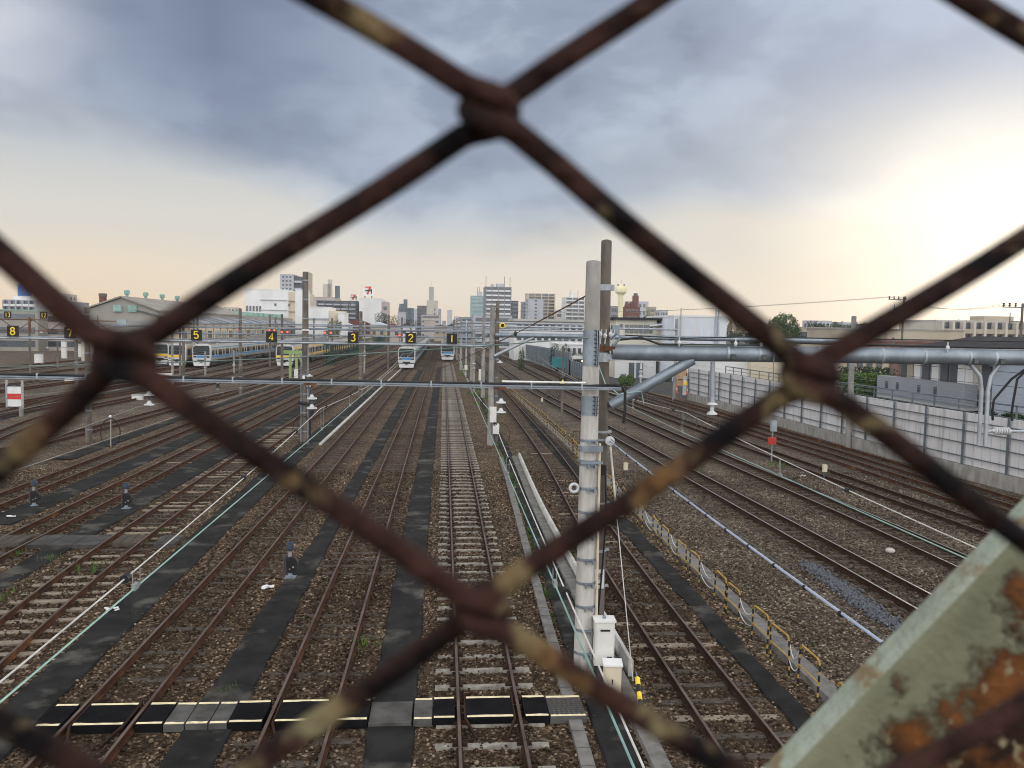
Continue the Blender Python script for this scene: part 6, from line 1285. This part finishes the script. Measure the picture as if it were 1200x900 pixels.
def tree(label, px, pyb, pyt, Y, wpx, mat='leaf_dark', n=2600, group='trees on the skyline', seed=1, lobes=7, base=None):
    x, y, zt = D(px, pyt, Y); zb = 0 if base is None else base; w = wpx/F_PX*Y/2; r = thing('tree', label, 'tree', (x, y, zb), 0, group); rg = random.Random(seed); h = zt-zb
    m = MB(); m.tube([(0, 0, -.3), (.1, 0, h*.3), (0, .1, h*.7)], [h*.03+.1, h*.022+.07, .05], 8)
    for k in range(5): a = k*1.3; m.tube([(0, 0, h*.35), (w*.5*cos(a), w*.5*sin(a), h*.68)], [.12, .03], 6)
    m.build('trunk', 'bark', r)
    bl = [(0, 0, h*.66, w*.62, w*.55, h*.30)]
    for k in range(lobes): a = rg.uniform(0, 6.28); q = rg.uniform(.35, .68); bl.append((w*q*cos(a), w*q*sin(a)*.8, h*rg.uniform(.42, .82), w*rg.uniform(.25, .42), w*rg.uniform(.25, .4), h*rg.uniform(.12, .2)))
    V, Fq = leaf_cloud(bl, n, max(.16, w*.055), seed); o = np_mesh('crown', V, Fq, mat, None); o.parent = r
for i, a in enumerate((('broad dark tree rising behind the right fence knot', 921, 400, 364.5, 190, 52, 'leaf', 4200, 9), ('dark round tree beside the white sign building, left one', 447, 385, 364, 340, 22, 'leaf_dark', 2000, 6), ('dark round tree beside the white sign building, right one', 462, 385, 367.5, 360, 16, 'leaf_dark', 1600, 6),
    ('dark tree below the teal office block', 478, 385, 372, 430, 16, 'leaf_dark', 1200, 6), ('dark tree below the purple slab building', 489, 386, 373, 450, 12, 'leaf_dark', 1000, 6), ('wide dark tree behind the cream house roof', 762, 385, 366, 230, 40, 'leaf', 2600, 8), ('dark tree right behind the slim pole', 720, 385, 371, 240, 20, 'leaf_dark', 1600, 6), ('dark tree left of the white metal shed roof', 785, 385, 369.5, 250, 26, 'leaf', 1600, 7),
    ('dark tree beside the far right end of the white shed', 862, 388, 369, 210, 34, 'leaf_dark', 2400, 8), ('tree peeking over the school roof', 672, 380, 371.5, 240, 40, 'leaf', 1600, 7), ('small dark tree between far flats on the right horizon', 1006, 385, 376, 260, 44, 'leaf_dark', 2000, 8), ('dark tree under the raised fence wire at right', 1080, 390, 377, 200, 36, 'leaf_dark', 2000, 7), ('low trees behind the beige apartment roof', 1125, 380, 372.5, 260, 40, 'leaf', 1600, 7), ('dark tree beside the grey low wall near the far tracks', 535, 385, 373, 480, 24, 'leaf_dark', 1000, 6), ('small tree just right of the far towers over the second beam', 605, 380, 374, 330, 22, 'leaf', 1200, 6), ('dark tree left of the far left apartment complex', 3, 372, 360, 260, 26, 'leaf_dark', 1200, 6), ('low dark tree behind the workshop walls, right of the white shed', 884, 392, 373, 170, 40, 'leaf_dark', 2600, 8), ('dark rounded tree between the big tree and the utility pole, left one', 955, 392, 374.5, 230, 46, 'leaf_dark', 2600, 8), ('dark rounded tree between the big tree and the utility pole, right one', 985, 392, 376, 240, 40, 'leaf', 2400, 8), ('small green tree by the low white hall', 388, 384, 374, 250, 14, 'leaf', 900, 5), ('second small green tree by the low white hall', 396, 384, 373, 255, 12, 'leaf', 900, 5))):
    tree(a[0], *a[1:6], a[6], a[7], seed=i+3, lobes=a[8])
V = []; 
def shrub(label, px0, px1, pyb, pyt, Y, mat, n=1500, name='shrub', box=False, size=.14, base=0.0):
    a = D(px0, pyt, Y); b = D(px1, pyb, Y); w = (b[0]-a[0])/2; zt, zb = a[2], base; bl = []
    if box: V_ = np.random.default_rng(5).uniform([-w, -.8, zb], [w, .8, zt], (n, 3)); e = np.random.default_rng(6).normal(size=(n, 3)); e /= np.linalg.norm(e, axis=1)[:, None]; f = np.cross(e, np.random.default_rng(8).normal(size=(n, 3))); f /= np.linalg.norm(f, axis=1)[:, None]; Vv = np.stack([V_-e*size, V_-f*size*.6, V_+e*size, V_+f*size*.6], 1).reshape(-1, 3); Q = np.arange(len(Vv)).reshape(-1, 4)
    else:
        k = max(2, int(w/1.0)); bl = [(-w+2*w*(i+.5)/k, 0, zb+(zt-zb)*.45, w/k*1.2, .9, (zt-zb)*.55) for i in range(k)]; Vv, Q = leaf_cloud(bl, n, size, 4)
    o = np_mesh(name, Vv, Q, mat, None); o.location = ((a[0]+b[0])/2, Y, 0); tag(o, label, name)
shrub('long clipped light green hedge behind the wall railing', 975, 1042, 452, 437, 66, 'leaf_light', 3500, 'hedge', True, .13, 1.6); shrub('dark green hedge top right behind the light hedge', 985, 1046, 445, 430, 72, 'leaf_dark', 2500, 'hedge', True, .14, 1.6)
shrub('weedy bush on the lot beside the slim pole', 726, 742, 452, 438, 108, 'leaf_light', 900); shrub('dark bush under the school wall left of the near pole', 664, 690, 432, 411, 140, 'leaf', 1500); shrub('bushes along the slatted fence behind the curve', 645, 668, 420, 403, 150, 'leaf_dark', 1500)
shrub('green bushes behind the street railing at the right edge', 1140, 1200, 500, 482, 42, 'leaf_dark', 2200, base=1.6); shrub('dark plants beside the round post above the wall', 1020, 1058, 470, 448, 60, 'leaf_dark', 1500, base=1.6); shrub('small dark bush on the paved lot by the cream house', 770, 786, 446, 436, 118, 'leaf', 900)
shrub('thin green climber on the end of the slatted fence', 608, 614, 432, 408, 146, 'leaf', 700)
# a far low row of roofs and wood closing the horizon
V, Q = leaf_cloud([(x, 900+60*sin(x*.01), 3, 22, 10, 5.5+2*sin(x*.05)) for x in range(-700, 900, 26)], 9000, 1.6, 2); o = np_mesh('far_woods', V, Q, 'leaf_dark')

# ================================================================== CHAIN LINK FENCE AND BRACE CLOSE TO THE LENS
N = {(-1, -1): (-262, 716), (0, 0): (148, 416), (1, 1): (573, 134), (2, 0): (948, 444), (1, -1): (566, 712)}
r0, r1_, r2_ = ray(*N[(0, 0)]), ray(*N[(1, 1)]), ray(*N[(2, 0)])
Y0 = .122; best = None
for k in np.linspace(-.2, .5, 701):
    X = [Y0*q[0]/(q[1]-k*q[0]) for q in (r0, r1_, r2_)]; e = abs((X[1]-X[0])-(X[2]-X[1]))
    if best is None or e < best[0]: best = (e, k, X)
k_f = best[1]; sx = hypot(1, k_f); DS = (best[2][2]-best[2][0])/2*sx; S0 = best[2][0]*sx
def fz(px): q = ray(*px); t = Y0/(q[1]-k_f*q[0]); return CAM_H+q[2]*t
z_mid = (fz(N[(0, 0)])+fz(N[(2, 0)]))/2; z_top = fz(N[(1, 1)]); z_bot = fz(N[(1, -1)]); DZ = (z_top-z_bot)/2
ux = np.array([1/sx, k_f/sx, 0]); un = np.array([-k_f/sx, 1/sx, 0]); org = np.array([0, Y0, 0])
def fp(s, z, n): return org+ux*s+un*n+np.array([0, 0, z])
WR = .00190
def sz(px, py): q = ray(px, py); t = Y0/(q[1]-k_f*q[0]); return t*q[0]*sx, CAM_H+t*q[2]
NODE = {(1, 1): (573, 132), (2, 0): (948, 444), (1, -1): (566, 714), (0, 0): (146, 416), (0, -2): (222, 962), (2, -2): (971, 972), (-1, -1): (-198, 724), (3, -1): (1346, 749), (3, 1): (1380, 168), (-1, 1): (-262, 70), (0, 2): (190, -118), (2, 2): (930, -122)}
def npos(c, r): return sz(*NODE[(c, r)]) if (c, r) in NODE else (S0+DS*c, z_mid+DZ*r)
cf = thing('chain_link_fence', 'rusty chain link fence of thick wire right in front of the lens', 'fence', tuple(fp(S0+DS, z_mid-.6, 0)))
O = np.array(cf.location)
NR = 7
for j in range(-6, 9):                     # each wire zigzags between node columns j and j+1
    pts = []
    for r in range(-NR, NR+1):
        left = (r+j) % 2 == 0             # at rows with (row + column) even this wire hooks on column j, else on j+1
        s, z = npos(j if left else j+1, r); sg = 1 if left else -1; jit = random.uniform(-.0004, .0004)
        e = sg*WR*1.5                      # the bend pokes past the node to hook its neighbour
        hz = DZ*.085; hx = DS*.085; fr = -1 if left else 1
        pts += [(s+sg*hx-e*.2, z-hz, fr*WR*1.05), (s-e*.62, z-hz*.45, fr*WR*1.0), (s-e, z+jit, 0), (s-e*.62, z+hz*.45, -fr*WR*1.0), (s+sg*hx-e*.2, z+hz, -fr*WR*1.05)]
    P = [fp(*p)-O for p in pts]; out = []
    for i in range(len(P)-1):
        a, b, c, d = P[max(i-1, 0)], P[i], P[i+1], P[min(i+2, len(P)-1)]; L = np.linalg.norm(c-b); k = 8 if L > .02 else 3
        ta, tb = (c-a), (d-b); ta = ta/np.linalg.norm(ta)*L*.9; tb = tb/np.linalg.norm(tb)*L*.9
        if L > .02: ta = tb = (c-b)
        for q in range(k):
            u = q/k; h = 2*u**3-3*u*u+1, u**3-2*u*u+u, -2*u**3+3*u*u, u**3-u*u; w = (.0003*sin(u*6.28+j) if L > .02 else 0)
            out.append(b*h[0]+ta*h[1]+c*h[2]+tb*h[3]+np.array([0, 0, w]))
    out.append(P[-1]); m = MB(); m.tube(out, WR, 12); m.build('wire', 'fence_wire', cf)
# painted steel brace: a flat bar with a turned lip, just outside the fence
DB = .30
def bpnt(px, py, d): return np.array([0, 0, CAM_H])+ray(px, py)*d
A_ = bpnt(912, 912, DB); B_ = bpnt(1222, 592, DB); ax = (B_-A_)/np.linalg.norm(B_-A_)
nrm = -CF/np.linalg.norm(CF); wd = np.cross(ax, nrm); wd /= np.linalg.norm(wd)
if np.dot(wd, CR) < 0: wd = -wd
L = np.linalg.norm(B_-A_)
bz = thing('steel_brace', 'pale green painted steel brace flaking with rust, slanting across the lower right corner', 'brace', tuple(A_))
Mx = Matrix(((wd[0], ax[0], nrm[0], A_[0]), (wd[1], ax[1], nrm[1], A_[1]), (wd[2], ax[2], nrm[2], A_[2]), (0, 0, 0, 1)))
bz.matrix_world = Mx
def bar_part(name, prof, mat):
    m = MB(); ny = 60; n = len(prof); ys_ = np.linspace(-.4, L+.5, ny)
    m.add([(x, y, z) for y in ys_ for x, z in prof], [(i*n+k, i*n+(k+1) % n, (i+1)*n+(k+1) % n, (i+1)*n+k) for i in range(ny-1) for k in range(n)]+[tuple(range(n))[::-1], tuple((ny-1)*n+k for k in range(n))]); return m.build(name, mat, bz)
RA_ = .0065
arc_ = [(RA_-RA_*cos(radians(a)), -RA_+RA_*sin(radians(a))) for a in range(0, 91, 6)]
cut = 9
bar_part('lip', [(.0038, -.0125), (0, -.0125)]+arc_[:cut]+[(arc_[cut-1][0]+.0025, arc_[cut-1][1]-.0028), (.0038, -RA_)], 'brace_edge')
bar_part('web', [(arc_[cut-1][0]+.00251, arc_[cut-1][1]-.0028)]+arc_[cut-1:]+[(.085, 0), (.085, -.004), (RA_, -.004)], 'brace_paint')

# ================================================================== THIN AIR HAZE
hz = MB(); hz.b2((-700, -60, -3), (700, 1600, 75)); hzo = hz.build('haze', 'black', smooth=False, kind='stuff')
hm_ = bpy.data.materials.new('haze'); hm_.use_nodes = True; ht = hm_.node_tree; ht.nodes.clear()
ho = ht.nodes.new('ShaderNodeOutputMaterial'); hv = ht.nodes.new('ShaderNodeVolumePrincipled'); hv.inputs['Color'].default_value = (.93, .94, .97, 1); hv.inputs['Density'].default_value = .0002; hv.inputs['Anisotropy'].default_value = .2
ht.links.new(hv.outputs[0], ho.inputs['Volume']); hzo.data.materials.clear(); hzo.data.materials.append(hm_)
